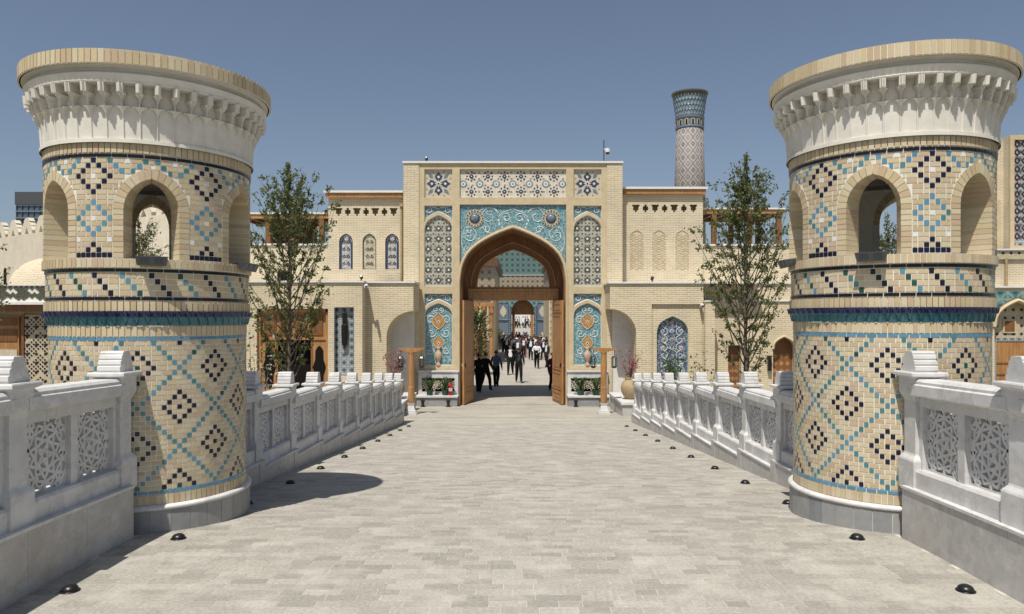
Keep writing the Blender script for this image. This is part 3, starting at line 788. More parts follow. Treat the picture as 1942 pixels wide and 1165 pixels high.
ROS = inlay('rosette', petals(8,.155,.032,0) + [(star_poly(8,.085,.06), .006, 0), (circ(0,0,.022,6), .012, 1)], [M['indigo'], M['white_tile']])
DISC = inlay('rosette', [(circ(0,0,.15,16), 0, 0), (star_poly(12,.13,.08), .006, 1), (circ(0,0,.03,8), .012, 2)], [M['bluegrey'], M['scroll'], M['indigo']])
portal = thing('portal_gate', (XC, PD, -1.43), 'tall buff gateway with turquoise arch spandrel and open wooden doors', 'gateway')
ztop, zb = zq(310), -1.46
AH, AS, AA = 100/SP, zq(535), zq(434)
arch = keel(XC, AH, AS, AA)
def cut_outline(x0, x1, z1, arc, hw): return [(x0, zb), (XC-hw, zb)] + arc[::-1] + [(XC+hw, zb), (x1, zb), (x1, z1), (x0, z1)]
ring_ = lambda d: keel(XC, AH+d, AS, AA+d*1.25)
body = MB().plate(cut_outline(q(-207), q(207), ztop, arch, AH), [], PD+.12, 31.4)
body.obj('wall', M['wall'], portal)
holes = []; panels = []
def hole(poly, m, nm, hk=.0):
    holes.append(poly); panels.append((poly, m, nm))
Y = zq
for s in (-1, 1):
    a, c = sorted((s*168, s*115)); cx = q(s*141.5); hw = 26.5/SP
    hole(rect(q(a), q(c), Y(375), Y(321)), 'cream', 'flower_panel')
    for (ys_, yst, ysp, ya, yb, m1, m2) in ((390, 422, 437, 408, 543, 'turq_d', 'star'), (557, 586, 600, 575, 693, 'turq_d', 'turq')):
        o = 5/SP
        up = [p for p in keel(cx, hw+o, Y(ysp), Y(ya)+o*1.3)]
        up = [p for p in up if p[1] > Y(yst) and q(a) < p[0] < q(c)]
        hole([(q(a), Y(yst)), (q(a), Y(ys_)), (q(c), Y(ys_)), (q(c), Y(yst))] + up, m1, 'spandrel_panel')
        hole(keel_poly(cx, hw, Y(yb), Y(ysp), Y(ya)), m2, 'arch_panel')
hole(rect(q(-101), q(101), Y(375), Y(321)), 'frieze', 'frieze_panel')
up = [p for p in ring_(6/SP) if p[1] > Y(505) and abs(p[0]-XC) < 101/SP]
hole([(q(-101), Y(505)), (q(-101), Y(388)), (q(101), Y(388)), (q(101), Y(505))] + up, 'turq', 'spandrel_panel')
MB().plate(cut_outline(q(-178), q(178), ztop, arch, AH), holes, PD, PD+.119).obj('facing', M['plaster'], portal)
for s in (-1, 1):
    a, c = sorted((s*207.5, s*178)); MB().box(q(a), q(c), PD-.03, PD+.125, zb, ztop-.002).obj('pier', M['wall'], portal)
for sx_, z_ in ((0, 0),):
    MB().box(q(-209), q(209), PD-.07, PD+4.02, ztop, ztop+.07).obj('coping', M['coping'], portal)
b = MB()
pobj = {}
for poly, m, nm in panels:
    o = MB().plate(poly, [], PD+.085, PD+.118, back=False).obj(nm, M[m], portal)
    cxp = sum(p[0] for p in poly)/len(poly); czp = sum(p[1] for p in poly)/len(poly); pobj[nm+str(len(pobj))] = (o, poly, cxp, czp)
    if nm != 'frieze_panel':          # white or grey edging round the panel
        e = MB(); pts = poly + [poly[0]]
        tube2(e, pts, PD+.085, .022 if nm != 'flower_panel' else .014, 4); e.obj('edging', M['coping'] if nm != 'spandrel_panel' or abs(cxp-XC) > 1 else M['bluegrey'], o)
def put(me, nm, x, z, parent, y=PD+.086, sc=1, ry=0):
    o = ob(nm, me, parent, (x, y, z), (0, ry, 0)); o.scale = (sc, 1, sc); return o
for key, (o, poly, cxp, czp) in list(pobj.items()):
    if key.startswith('arch_panel') and max(p[1] for p in poly) > 4:
        cx = XC + (1 if cxp > XC else -1)*141.5/SP
        def inside(x, z, r=.10):
            if z - r < min(p[1] for p in poly) - .04: return False
            if abs(x-cx) > 26.5/SP + .02: return False
            top = [p for p in poly if p[1] > Y(437)]
            zt = min([p[1] for p in top if abs(p[0]-x) < .1] or [Y(437)])
            return z + r*.6 < max(zt, Y(437))
        for i in range(8):
            for j in (-1, 0, 1):
                z = Y(433) - i*.385
                if inside(cx+j*.385, z, .12): put(STAR_D, 'star_tile', cx+j*.385*.99, z, o)
        for i in range(-1, 8):
            for j in (-.5, .5):
                z = Y(443) - i*.385
                if inside(cx+j*.385, z, .1): put(STAR_L, 'star_tile', cx+j*.385, z, o)
    elif key.startswith('frieze'):
        for i in range(6):
            for zz in (Y(334), Y(363)): put(ROS, 'rosette', q(-79+i*31.4), zz, o, sc=1.05)
        for i in range(7): put(DISC, 'rosette', q(-94.5+i*31.4), Y(348.5), o, sc=.92)
    elif key.startswith('flower'):
        sp = []
        for k in range(4):
            a = k*PI/2
            def rt(pts, a=a): return [(x*math.cos(a)-z*math.sin(a), x*math.sin(a)+z*math.cos(a)) for x, z in pts]
            sp.append((rt([(0,.06),(.12,.2),(.15,.30),(.07,.34),(0,.45),(-.07,.34),(-.15,.30),(-.12,.2)]), 0, 0))
            sp.append((rt([(.2,.2),(.32,.22),(.40,.40),(.22,.32)]), 0, 1))
            sp.append((rt([(x+.0, z+.25) for x, z in star_poly(6,.07,.03)]), .008, 2))
            sp.append((rt([(x+.44, z+.2) for x, z in circ(0,0,.03,6)]), 0, 3)); sp.append((rt([(x-.44, z+.2) for x, z in circ(0,0,.03,6)]), 0, 3))
        sp.append((star_poly(8,.16,.05), .010, 2)); sp.append((circ(0,0,.04,8), .016, 0))
        put(inlay('flower_inlay', sp, [M['indigo'], M['bluegrey'], M['white_tile'], M['ochre']]), 'flower_inlay', cxp, czp, o, sc=1.0)
    elif key.startswith('spandrel') and abs(cxp-XC) < 1:
        YY = PD + .08
        for s in (-1, 1):
            f = lambda o_: XC + s*o_/SP
            rp = (f(72.5), Y(414))
            b = MB(); m2 = []
            for (ox, oy, r, a0, tn, sg) in ((45,410,18,2.6,1.1,-1),(13,413,10,0,1.25,1),(83,446,16,1.4,1.15,1),(86,473,7,1.2,1.2,-1),(50,436,8,.5,1.1,1)):
                pts = spiral(f(ox), Y(oy), r/SP, a0 if s > 0 else PI-a0, tn, sg*s)
                bb = MB(); tube2(bb, pts, YY, .014); bb.obj('scroll', M['scroll'], o)
            for pts in ([(0,395),(8,399),(20,403),(28,412)],[(62,398),(50,393),(36,396),(28,404)],[(90,430),(97,444),(98,462),(93,478),(90,492)],[(60,430),(48,440),(38,444)]):
                bb = MB(); tube2(bb, [(f(x_), Y(y_)) for x_, y_ in pts], YY, .013); bb.obj('scroll', M['scroll'], o)
            leafp = inlay('leaf_tile', [([(0,0),(.05,.05),(.04,.11),(0,.16),(-.04,.11),(-.05,.05)], 0, 0)], [M['scroll']])
            rnd = random.Random(3)
            for i in range(40):
                ox, oy = rnd.uniform(4, 97), rnd.uniform(392, 490)
                lim = Y(oy) > AA + .2 - (ox/SP)*.42 and (ox < 76 or Y(oy) > Y(470 + (ox-76)*1.2))
                if lim and math.hypot(ox-72.5, oy-414) > 20: put(leafp, 'leaf_tile', f(ox), Y(oy), o, sc=rnd.uniform(.35, .7), ry=rnd.uniform(0, 6))
            rb = MB(); rb.plate(circ(rp[0], rp[1], .33, 32), [], YY-.01, YY+.02, 0, back=False).obj('rosette_disc', M['cream'], o)
            for i in range(16):
                a = 2*PI*i/16; bb = MB(); cxx, czz = rp[0]+.285*math.cos(a), rp[1]+.285*math.sin(a)
                bb.plate(circ(cxx, czz, .058, 10), [], YY-.022, YY, 0, back=False).plate(circ(cxx, czz, .034, 8), [], YY-.03, YY, 1, back=False).obj('rosette_petal', [M['cream'], M['olive']], o)
            bb = MB(); bb.lathe([(.20,0),(.195,.01)], 20); bb.plate(star_poly(16,.215,.16), [], -.004, .0)
            MB().plate([(x+rp[0], z+rp[1]) for x, z in star_poly(16,.215,.15)], [], YY-.028, YY, 0, back=False).obj('rosette_star', M['indigo'], o)
            bb = MB().lathe([(.15,0),(.14,.025),(.11,.045),(.06,.06),(.02,.066)], 20).xform(Matrix.Translation((rp[0], YY-.025, rp[1])) @ Matrix.Rotation(R(90), 4, 'X'))
            bb.obj('rosette_boss', M['bluegrey'], o, smooth=True)
    elif key.startswith('spandrel'):
        s = 1 if cxp > XC else -1; top = max(p[1] for p in poly)
        for d in (-1, 1):
            bb = MB(); cx = q(s*141.5)
            tube2(bb, spiral(cx + d*.36, top-.17, .13, PI/2, 1.2, d), PD+.08, .014); bb.obj('scroll', M['scroll'], o)
            bb = MB(); tube2(bb, [(cx+d*.02, top-.1), (cx+d*.12, top-.06), (cx+d*.24, top-.05)], PD+.08, .014); bb.obj('scroll', M['scroll'], o)
    elif key.startswith('arch_panel'):
        cx = XC + (1 if cxp > XC else -1)*141.5/SP; YY = PD+.08
        def med(z0, h, wd): return [(cx, z0), (cx+wd*.55, z0+h*.18), (cx+wd, z0+h*.45), (cx+wd*.8, z0+h*.68), (cx+wd*.28, z0+h*.86), (cx, z0+h), (cx-wd*.28, z0+h*.86), (cx-wd*.8, z0+h*.68), (cx-wd, z0+h*.45), (cx-wd*.55, z0+h*.18)]
        for z0, h, wd in ((Y(625), .62, .26), (Y(664), .56, .21)):
            mo = MB().plate(med(z0, h, wd), [], YY-.01, YY+.01, back=False).obj('medallion', M['ochre'], o)
            e = MB(); pl = med(z0, h, wd); tube2(e, pl+[pl[0]], YY-.008, .018, 4); e.obj('medallion_edge', M['cream'], o)
            put(inlay('flower_tile', [(star_poly(6,.10,.035), 0, 0), (circ(0,0,.03,6), .006, 1)], [M['white_tile'], M['indigo']]), 'flower_tile', cx, z0+h*.45, o, y=YY-.008)
            put(STAR_L, 'flower_tile', cx, z0+h*.68, o, y=YY-.006, sc=.5); put(STAR_L, 'flower_tile', cx, z0+h*.22, o, y=YY-.006, sc=.5)
        for d in (-1, 1):
            for (dx, yy, r, a0, sg) in ((.29, 607, .17, PI, -1), (.27, 632, .17, PI, 1), (.30, 667, .13, PI/2, 1), (.10, 588, .10, -PI/2, 1)):
                bb = MB(); tube2(bb, spiral(cx+d*dx, Y(yy), r, a0 if d > 0 else PI-a0, 1.2, sg*d), YY, .015); bb.obj('scroll', M['scroll'], o)
        rnd = random.Random(int(cx*10))
        for i in range(46):
            x, z = cx + rnd.uniform(-.44, .44), rnd.uniform(Y(690), Y(592))
            put(DOTM, 'dot_tile', x, z, o, y=YY)
        v = MB().lathe([(.10,0),(.11,.03),(.05,.10),(.045,.16),(.10,.24),(.135,.36),(.12,.47),(.06,.56),(.055,.62),(.11,.70),(.09,.70)], 20).xform(Matrix.Translation((cx, PD+.04, Y(694))) @ Matrix.Scale(.75, 4, (0,1,0)))
        v.obj('relief_vase', M['terracotta'], o, smooth=True)
# arch moulding, wooden lining, tympanum, transom and doors
e = MB(); tube2(e, [(XC-AH-.05, zb)] + ring_(.05)[::-1] + [(XC+AH+.05, zb)], PD-.005, .045, 6); e.obj('arch_moulding', M['plaster'], portal)
FD = 28.75; sF = F/FD
def fq(o): return XC + o/sF
fz = lambda y: CAMZ + (PY-y)/sF
lin_o, lin_i = keel(XC, AH-.004, AS, AA-.004), keel(XC, AH-.06, AS, AA-.07)
b = MB(); n = len(lin_o)
pa = [(XC+AH-.004, zb)] + lin_o + [(XC-AH+.004, zb)]; pb_ = [(XC+AH-.06, zb)] + lin_i + [(XC-AH+.06, zb)]
b.plate(pa + pb_[::-1], [], PD+.10, FD); b.obj('arch_lining', M['wood_d'], portal)
tym_hole = keel_poly(XC+.0, 69/sF, fz(546), fz(540), fz(473))
dh = 76/sF
outl = [(XC-AH+.06, zb), (XC-dh, zb), (XC-dh, fz(570)), (XC+dh, fz(570)), (XC+dh, zb), (XC+AH-.06, zb)] + lin_i
MB().plate(outl, [tym_hole], FD, FD+.18).obj('door_frame', M['wood_d'], portal)
e = MB(); tube2(e, tym_hole + [tym_hole[0]], FD-.01, .035, 6); e.obj('tympanum_moulding', M['wood'], portal)
e = MB(); tube2(e, keel(XC, AH-.30, AS-.1, AA-.37), FD-.005, .03, 6); e.obj('frame_moulding', M['wood'], portal)
MB().plate(tym_hole, [], FD+.10, FD+.112).obj('tympanum_glass', M['glass'], portal)
tr = MB().box(XC-dh-.2, XC+dh+.2, FD-.10, FD-.002, fz(570), fz(548)).obj('transom', M['wood'], portal)
for i in range(14):
    x = XC - 1.5 + i*.225
    MB().add([(x,FD-.115,fz(566)),(x+.11,FD-.115,fz(561)),(x+.22,FD-.115,fz(566)),(x+.11,FD-.115,fz(568.6)),(x,FD-.098,fz(566)),(x+.11,FD-.098,fz(561)),(x+.22,FD-.098,fz(566)),(x+.11,FD-.098,fz(568.6))],
             [(3,2,1,0),(0,1,5,4),(1,2,6,5),(2,3,7,6),(3,0,4,7)]).obj('carved_lozenge', M['wood'], tr)
MB().box(XC-dh-.2, XC+dh+.2, FD-.13, FD-.002, fz(557), fz(554)).obj('transom_bead', M['wood'], tr)
for s in (-1, 1):
    hx, hy, nx, ny = XC+s*1.556, FD-.02, XC+s*1.84, PD-.02
    L = math.hypot(nx-hx, ny-hy); ang = math.atan2(ny-hy, nx-hx); zt, z0 = fz(571), -1.405
    Mx = Matrix.Translation((hx, hy, 0)) @ Matrix.Rotation(ang, 4, 'Z')
    lf = MB().box(0, L, -.035, .035, z0, zt).xform(Mx).obj('door_leaf', M['wood'], portal)
    for sd_ in (-1, 1):
        for z_a, z_b in ((z0+.10, z0+.42), (z0+.52, z0+1.15), (z0+1.25, zt-.55), (zt-.45, zt-.1)):
            bb = MB()
            for (u0, u1, w0, w1) in ((.10, L-.10, z_a, z_a+.05), (.10, L-.10, z_b-.05, z_b), (.10, .15, z_a+.05, z_b-.05), (L-.15, L-.10, z_a+.05, z_b-.05)):
                y0_, y1_ = sorted((sd_*.035, sd_*.055)); bb.box(u0, u1, y0_, y1_, w0, w1)
            y0_, y1_ = sorted((sd_*.034, sd_*.046)); bb.box(.2, L-.2, y0_, y1_, z_a+.09, z_b-.09)
            bb.xform(Mx).obj('raised_panel', M['wood'], lf)
        bb = MB(); bb.tube([(L-.12+.05*math.cos(a*PI/5), sd_*.062, .02+.05*math.sin(a*PI/5)) for a in range(11)], .012, 6).box(L-.17, L-.07, min(sd_*.034, sd_*.06), max(sd_*.034, sd_*.06), .03, .12)
        bb.xform(Mx).obj('handle', M['bronze'] if sd_*s < 0 else M['camw'], lf)
MB().box(q(-93)-.3, q(93)+.3, PD+.2, 31.2, -1.47, -1.428).obj('threshold', M['court'], portal)
# small lamp and camera mast on the coping
def coping_lamp(x, y, z, label):
    t = thing('coping_lamp', (x, y, z), label, 'lamp', 'small black spotlights on the copings')
    MB().lathe([(.05,0),(.05,.015),(.02,.02),(.02,.07)], 10).obj('base', M['black'], t, local=True)
    MB().lathe([(.045,-.08),(.06,-.06),(.06,.05),(.04,.07)], 10).xform(Matrix.Translation((0,0,.13)) @ Matrix.Rotation(R(60), 4, 'X')).obj('lamp_head', M['black'], t, local=True)
coping_lamp(px(808, PD), PD+.1, ztop+.07, 'small black spotlight on the white coping of the tall gateway')
t = thing('camera_mast', (px(1147, PD), PD+.3, ztop+.07), 'thin mast with white dome camera on top of the gateway', 'camera mast')
MB().tube([(0,0,0),(0,0,.86)], .022, 8).obj('mast', M['grey_metal'], t, local=True)
MB().box(0,.14,-.03,.03,.50,.54).obj('arm', M['camw'], t, local=True)
MB().lathe([(.03,.56),(.085,.54),(.09,.42),(.085,.40)], 16, (.14,0,0)).obj('camera_housing', M['camw'], t, local=True)
MB().lathe([(.07,.40),(.075,.37),(.05,.33),(.01,.32)], 16, (.14,0,0)).obj('camera_dome', M['black'], t, local=True, smooth=True)
def cctv(x, y, z, sx, label):
    t = thing('security_camera', (x, y, z), label, 'security camera', 'white wall cameras')
    MB().box(-.03,.03,-.06,.0,-.05,.05).obj('bracket', M['camw'], t, local=True)
    MB().lathe([(.045,-.16),(.05,-.15),(.05,.12),(.03,.14)], 12).xform(Matrix.Translation((sx*.08,-.12,.0)) @ Matrix.Rotation(R(78), 4, 'X') ).obj('camera_body', M['camw'], t, local=True)
    MB().lathe([(.036,.0),(.036,.006)], 12).xform(Matrix.Translation((sx*.08,-.275,-.03)) @ Matrix.Rotation(R(78), 4, 'X')).obj('lens', M['black'], t, local=True)

# ------------------------------------------------------------------ left wing
LD = 25.3; L2 = 25.9; UD = 28.0
GZ = -1.7
def fringe(x0, x1, y0, z, parent, m='coping', h=.06, d=.06, back=.4):
    MB().box(x0-d, x1+d, y0-d, y0+back, z, z+h).obj('coping', M[m], parent)
def tile_arch(parent, cx, hw, z0, zs, za, y, m, edge='coping'):
    pl = keel_poly(cx, hw, z0, zs, za); o = MB().plate(pl, [], y, y+.03, back=False).obj('tile_panel', M[m], parent)
    e = MB(); tube2(e, pl+[pl[0]], y, .025, 4); e.obj('edging', M[edge], o); return o
def flower_tower(o, cx, z0, z1, hw, y, cols):
    """vase-and-vine ornament up the middle of a tile panel: separate inlaid pieces"""
    h = z1 - z0; n = max(3, int(h/.27))
    for i in range(n):
        z = z0 + h*(i+.5)/n
        me = inlay('flower_tile', [(star_poly(8,.10,.05), 0, 0), (circ(0,0,.04,8), .008, 1)], [M[cols[i % 2]], M[cols[2]]])
        put(me, 'flower_tile', cx, z, o, y=y-.002, sc=min(.8, hw/.3))
        for d in (-1, 1):
            bb = MB(); tube2(bb, spiral(cx+d*hw*.5, z, hw*.34, PI/2, 1.15, d), y, .016); bb.obj('scroll', M[cols[3]], o)
            if i % 2: put(STAR_L, 'flower_tile', cx+d*hw*.55, z, o, y=y-.002, sc=.35)
wl = thing('side_building', (px(590, LD), LD, GZ), 'buff brick side building with carved double door and three painted arches', 'building')
zc = pz(536, LD); x0, x1 = px(320, LD), px(687, LD)
dx0, dx1, dzt = px(487, LD), px(622, LD), pz(586, LD)
nx0, nx1, nz0, nz1 = px(634, LD), px(671, LD), pz(711, LD), pz(583, LD)
MB().plate([(x0,GZ),(dx0,GZ),(dx0,dzt),(dx1,dzt),(dx1,GZ),(x1,GZ),(x1,zc),(x0,zc)], [rect(nx0,nx1,nz0,nz1)], LD, LD+.65).obj('wall', M['wall'], wl)
fringe(x0, x1, LD, zc, wl, back=2.7)
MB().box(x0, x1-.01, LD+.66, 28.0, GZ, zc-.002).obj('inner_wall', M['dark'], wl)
o = MB().box(nx0-.01, nx1+.01, LD+.16, LD+.66, nz0-.01, nz1+.01).obj('tile_panel', M['girih'], wl)
e = MB(); tube2(e, rect(nx0, nx1, nz0, nz1)+[(nx0,nz0)], LD+.02, .03, 4); e.obj('edging', M['bluegrey'], o)
lc = (nx0+nx1)/2
b = MB(); b.box(lc-.06, lc+.06, LD+.0, LD+.12, nz1-.55, nz1-.20).tube([(lc,LD+.06,nz1-.2),(lc,LD+.06,nz1-.06)], .012, 6); hl = thing('hanging_lantern', (lc, LD+.06, nz1-1.2), 'long dark hanging lantern in the tall grey mosaic niche', 'lantern')
b.obj('upper_case', M['bronze'], hl)
MB().lathe([(.03,nz1-1.35),(.09,nz1-1.28),(.11,nz1-.95),(.11,nz1-.62),(.05,nz1-.54)], 8, (lc, LD+.06, 0)).obj('glass_case', M['bronze'], hl)
# carved double door: leaves standing open on a dark hall
fx = MB()
for s0, s1 in ((dx0, dx0+.10), (dx1-.10, dx1)): MB().box(s0, s1, LD+.10, LD+.5, GZ, dzt).obj('door_post', M['wood'], wl)
MB().box(dx0+.10, dx1-.10, LD+.10, LD+.5, pz(645, LD), pz(640, LD)).obj('door_head', M['wood'], wl)
MB().box(dx0, dx1, LD+.10, LD+.5, dzt-.12, dzt+.0).obj('door_lintel', M['wood'], wl)
tp = MB().box(dx0+.10, dx1-.10, LD+.22, LD+.30, pz(640, LD), dzt-.12).obj('transom_panel', M['wood'], wl)
for i in range(4):
    a = dx0 + .18 + i*(dx1-dx0-.3)/4; MB().box(a, a+.42, LD+.19, LD+.225, pz(636, LD), dzt-.22).obj('carved_panel', M['wood_d'], tp)
def carved_leaf(cx, wd, z0, z1, y, parent):
    lf = MB().box(cx-wd/2, cx+wd/2, y, y+.07, z0, z1).obj('door_leaf', M['wood'], parent)
    zm = z0 + (z1-z0)*.62; hh = (z1-z0)*.30
    MB().plate([(cx+u*wd*.40, zm+v*hh) for u, v in [(.0,-1),(.35,-.9),(.6,-.75),(.62,-.35),(1,0),(.62,.35),(.6,.75),(.35,.9),(0,1),(-.35,.9),(-.6,.75),(-.62,.35),(-1,0),(-.62,-.35),(-.6,-.75),(-.35,-.9)]], [], y-.012, y+.01, back=False).obj('glazed_cartouche', M['dark'], lf)
    for k in range(14):
        a = 2*PI*k/14; put(STAR_L, 'carved_leaf', cx + wd*.40*math.cos(a), zm + hh*1.12*math.sin(a), lf, y=y+.012, sc=.55)
    MB().box(cx-wd*.38, cx+wd*.38, y-.015, y+.01, z0+.08, z0+(z1-z0)*.24).obj('bottom_panel', M['wood_d'], lf)
    e = MB(); tube2(e, rect(cx-wd*.44, cx+wd*.44, z0+.04, z1-.04)+[(cx-wd*.44, z0+.04)], y-.004, .018, 4); e.obj('bead', M['wood_d'], lf)
zt = pz(645, LD)
carved_leaf(px(508.5, LD), .58, GZ+.25, zt, LD+.12, wl); carved_leaf(px(604, LD), .58, GZ+.25, zt, LD+.12, wl)
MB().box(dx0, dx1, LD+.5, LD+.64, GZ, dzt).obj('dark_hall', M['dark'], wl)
# part with the corner arch
x2 = px(784, L2); xa = px(733, L2); r_ = x2 - xa; za_ = pz(590, L2); zs_ = za_ - r_*.95
arc = [(x2 - r_*math.sin(PI/2*i/8), za_ - r_*.95*(1-math.cos(PI/2*i/8))) for i in range(9)]
MB().plate([(x1-.2, GZ), (xa, GZ)] + arc[::-1] + [(x2, pz(537, L2)), (x1-.2, pz(537, L2))], [], L2, PD-.04).obj('arch_wall', M['wall'], wl)
fringe(x1-.14, x2, L2, pz(537, L2), wl, back=1.4)
MB().box(xa-.4, px(766, PD)+.42, PD-.34, PD-.05, GZ, za_+.1).obj('niche_back', M['render_w'], wl)
coping_lamp(px(684, LD), LD+.1, zc+.06, 'small black spotlight on the coping beside the three painted arches')
cctv(px(690, LD)+.05, LD+.02, pz(543, LD), 1, 'white camera at the corner of the building with painted arches')
# upper storey
ux0, ux1, uzt = px(623, UD), px(766, UD), pz(372, UD)
ho = []
for i in range(7):
    cx, cz = px(642 + i*17.4, UD), pz(402, UD); a = .075; c_ = .15
    up_ = i % 2 == 0
    ho.append([(cx-a*.5,cz-c_),(cx+a*.5,cz-c_),(cx+a*.5,cz-c_*.5),(cx+a*1.4,cz-c_*.5),(cx+a*1.4,cz+c_*.5),(cx+a*(1.9 if up_ else .6),cz+c_*.5),(cx+a*(1.9 if up_ else .6),cz+c_),(cx-a*(1.9 if up_ else .6),cz+c_),(cx-a*(1.9 if up_ else .6),cz+c_*.5),(cx-a*1.4,cz+c_*.5),(cx-a*1.4,cz-c_*.5),(cx-a*.5,cz-c_*.5)])
def cross_holes(x_first, step, y_, D): return [[(p[0]-px(642, UD)+px(x_first, D), p[1]-pz(402, UD)+pz(y_, D)) for p in [(v[0]+ (px(642+i*17.4, UD)-px(642+i*17.4, UD)), v[1]) for v in ho[i]]] for i in range(7)]
nic = [keel_poly(px(c, UD), 13/SP*1.02, pz(511, UD), pz(460, UD), pz(443, UD)) for c in (656, 700.5, 743.5)]
MB().plate(rect(ux0, ux1, pz(545, UD), uzt), ho + nic, UD, UD+.35).obj('upper_wall', M['wall_b'], wl)
MB().box(ux0+.01, ux1, UD+.34, UD+2.6, pz(545, UD), uzt-.003).obj('upper_inner_wall', M['wall_b'], wl)
MB().box(ux0-.08, ux1-.02, UD-.14, UD+2.7, uzt-.08, pz(372, UD)+.10).obj('fascia_board', M['wood'], wl)
MB().box(ux0-.14, ux1-.01, UD-.19, UD+2.7, uzt+.101, uzt+.18).obj('roof_coping', M['coping'], wl)
for k, c in enumerate((656, 700.5, 743.5)):
    o = tile_arch(wl, px(c, UD), 12.4/SP, pz(510.5, UD), pz(460, UD), pz(444, UD), UD+.06, 'vine_c' if k == 1 else 'vine_w', 'indigo' if k != 1 else 'olive')
    flower_tower(o, px(c, UD), pz(507, UD), pz(452, UD), .2, UD+.06, ('cream', 'indigo', 'ochre', 'indigo') if k != 1 else ('olive', 'cream', 'ochre', 'olive'))
    if k != 1:
        for d in (-1, 1):
            e = MB(); tube2(e, [(px(c, UD)+d*.2, pz(509, UD)), (px(c, UD)+d*.2, pz(462, UD)), (px(c, UD)+d*.10, pz(451, UD))], UD+.055, .035, 4); e.obj('border_tile', M['indigo'], o)
e = MB(); e.tube([(px(762, UD), UD-.07, pz(540, UD)), (px(762, UD), UD-.07, pz(393, UD))], .045, 8).box(px(758.5,UD), px(765.5,UD), UD-.16, UD-.01, pz(393,UD), pz(387,UD)); e.obj('downpipe', M['clay'], wl)
# terrace wall and pergola left of the upper storey
tx0 = px(330, UD)
MB().box(tx0, ux0, UD+.1, UD+.5, pz(545, UD), pz(465, UD)).obj('terrace_wall', M['wall_b'], wl)
MB().box(tx0, ux0-.08, UD+.04, UD+.56, pz(465, UD), pz(465, UD)+.06).obj('terrace_coping', M['coping'], wl)
def pergola(x0, x1, yf, z0, z1, label, posts):
    p = thing('pergola', ((x0+x1)/2, yf, z0), label, 'pergola', 'wooden roof terraces')
    MB().box(x0, x1, yf-.1, yf+2.6, z1+.16, z1+.22).obj('roof_cover', M['coping'], p)
    MB().box(x0+.02, x1-.02, yf-.06, yf+.06, z1, z1+.158).obj('front_beam', M['wood'], p)
    MB().box(x0+.02, x1-.02, yf+2.4, yf+2.5, z1, z1+.158).obj('rear_beam', M['wood'], p)
    n = int((x1-x0)/.45)
    for i in range(n+1): MB().box(x0+.05+i*.44, x0+.13+i*.44, yf+.062, yf+2.39, z1+.03, z1+.157).obj('rafter', M['wood_d'], p)
    for x in posts:
        for yy in (yf, yf+2.45): MB().box(x-.09, x+.09, yy-.085, yy+.085, z0, z1-.001).obj('post', M['wood_d'], p)
    return p
pergola(px(440, UD), ux0-.02, UD+.25, pz(465, UD)+.06, pz(413, UD), 'wooden terrace roof beside the three painted arches', [px(505, UD), px(556, UD), px(607, UD)])
MB().box(px(470, UD), px(566, UD), UD+2.55, UD+2.6, pz(465, UD), pz(414, UD)).obj('rear_screen', M['wood_d'], wl)
o = MB().box(px(487,LD)-.2, px(487,LD)+.2, UD+.06, UD+.12, pz(540, UD), pz(515, UD)).obj('window', M['dark'], wl)

# ------------------------------------------------------------------ right wing
wr = thing('side_building', (px(1290, L2), L2, GZ), 'buff brick side building with blue tile niche and herringbone blind arches', 'building')
rx0, rx1, rzc = px(1157, L2), px(1334, L2), pz(538, L2)
xa2 = px(1207, L2); r2 = xa2 - rx0; za2 = pz(586, L2)
arc2 = [(rx0 + r2*math.sin(PI/2*i/8), za2 - r2*.95*(1-math.cos(PI/2*i/8))) for i in range(9)]
rec = rect(px(1236, L2), px(1333, L2), GZ+.02, pz(577, L2))
bx0, bx1 = px(1246.5, L2), px(1306.5, L2)
nb = keel_poly((bx0+bx1)/2, (bx1-bx0)/2, GZ+.4, pz(632, L2), pz(600, L2))
MB().plate([(rx0, rzc)] + arc2 + [(xa2, GZ), (rx1, GZ), (rx1, rzc)], [rec], L2, L2+.08).obj('wall', M['wall'], wr)
MB().plate([(rx0, rzc-.001)] + arc2 + [(xa2, GZ), (rx1, GZ), (rx1, rzc-.001)], [nb], L2+.081, PD-.05).obj('rear_wall', M['wall'], wr)
fringe(rx0, rx1+2.0, L2, rzc, wr, back=2.2)
bc = (bx0+bx1)/2; bh = (bx1-bx0)/2
o = tile_arch(wr, bc, bh-.005, GZ+.41, pz(632, L2), pz(600, L2)-.01, L2+.22, 'blue_fl', 'turq')
for i in range(9):
    z = pz(612, L2) - i*.30
    for d in ((-.33, 0, .33) if i else (0,)):
        put(inlay('flower_tile', [(star_poly(7,.16,.09), 0, 0), (circ(0,0,.07,8), .010, 1)], [M['scroll' if (i + int(d*3)) % 2 else 'cream'], M['ochre' if i % 3 == 0 else 'bluegrey']]), 'flower_tile', bc+d+(.0 if i % 2 else .08 if d else 0), z, o, y=L2+.215, sc=.58)
for i in range(10):
    for d in (-1, 1):
        bb = MB(); tube2(bb, spiral(bc+d*.28, pz(616, L2)-i*.27, .15, PI/2, 1.1, d), L2+.21, .012); bb.obj('scroll', M['scroll'], o)
MB().box(px(1182, PD)-.42, xa2+.4, PD-.34, PD-.06, GZ, za2+.1).obj('niche_back', M['render_w'], wr)
MB().box(rx1, px(1352, L2), L2-.28, L2+.5, GZ, pz(573, L2)).obj('pier', M['wall'], wr)
MB().box(rx1-.03, px(1352, L2)+.03, L2-.31, L2+.5, pz(573, L2), pz(573, L2)+.05).obj('pier_cap', M['coping'], wr)
RD = 26.4
wx0, wx1 = px(1352, RD)-.3, px(1640, RD)
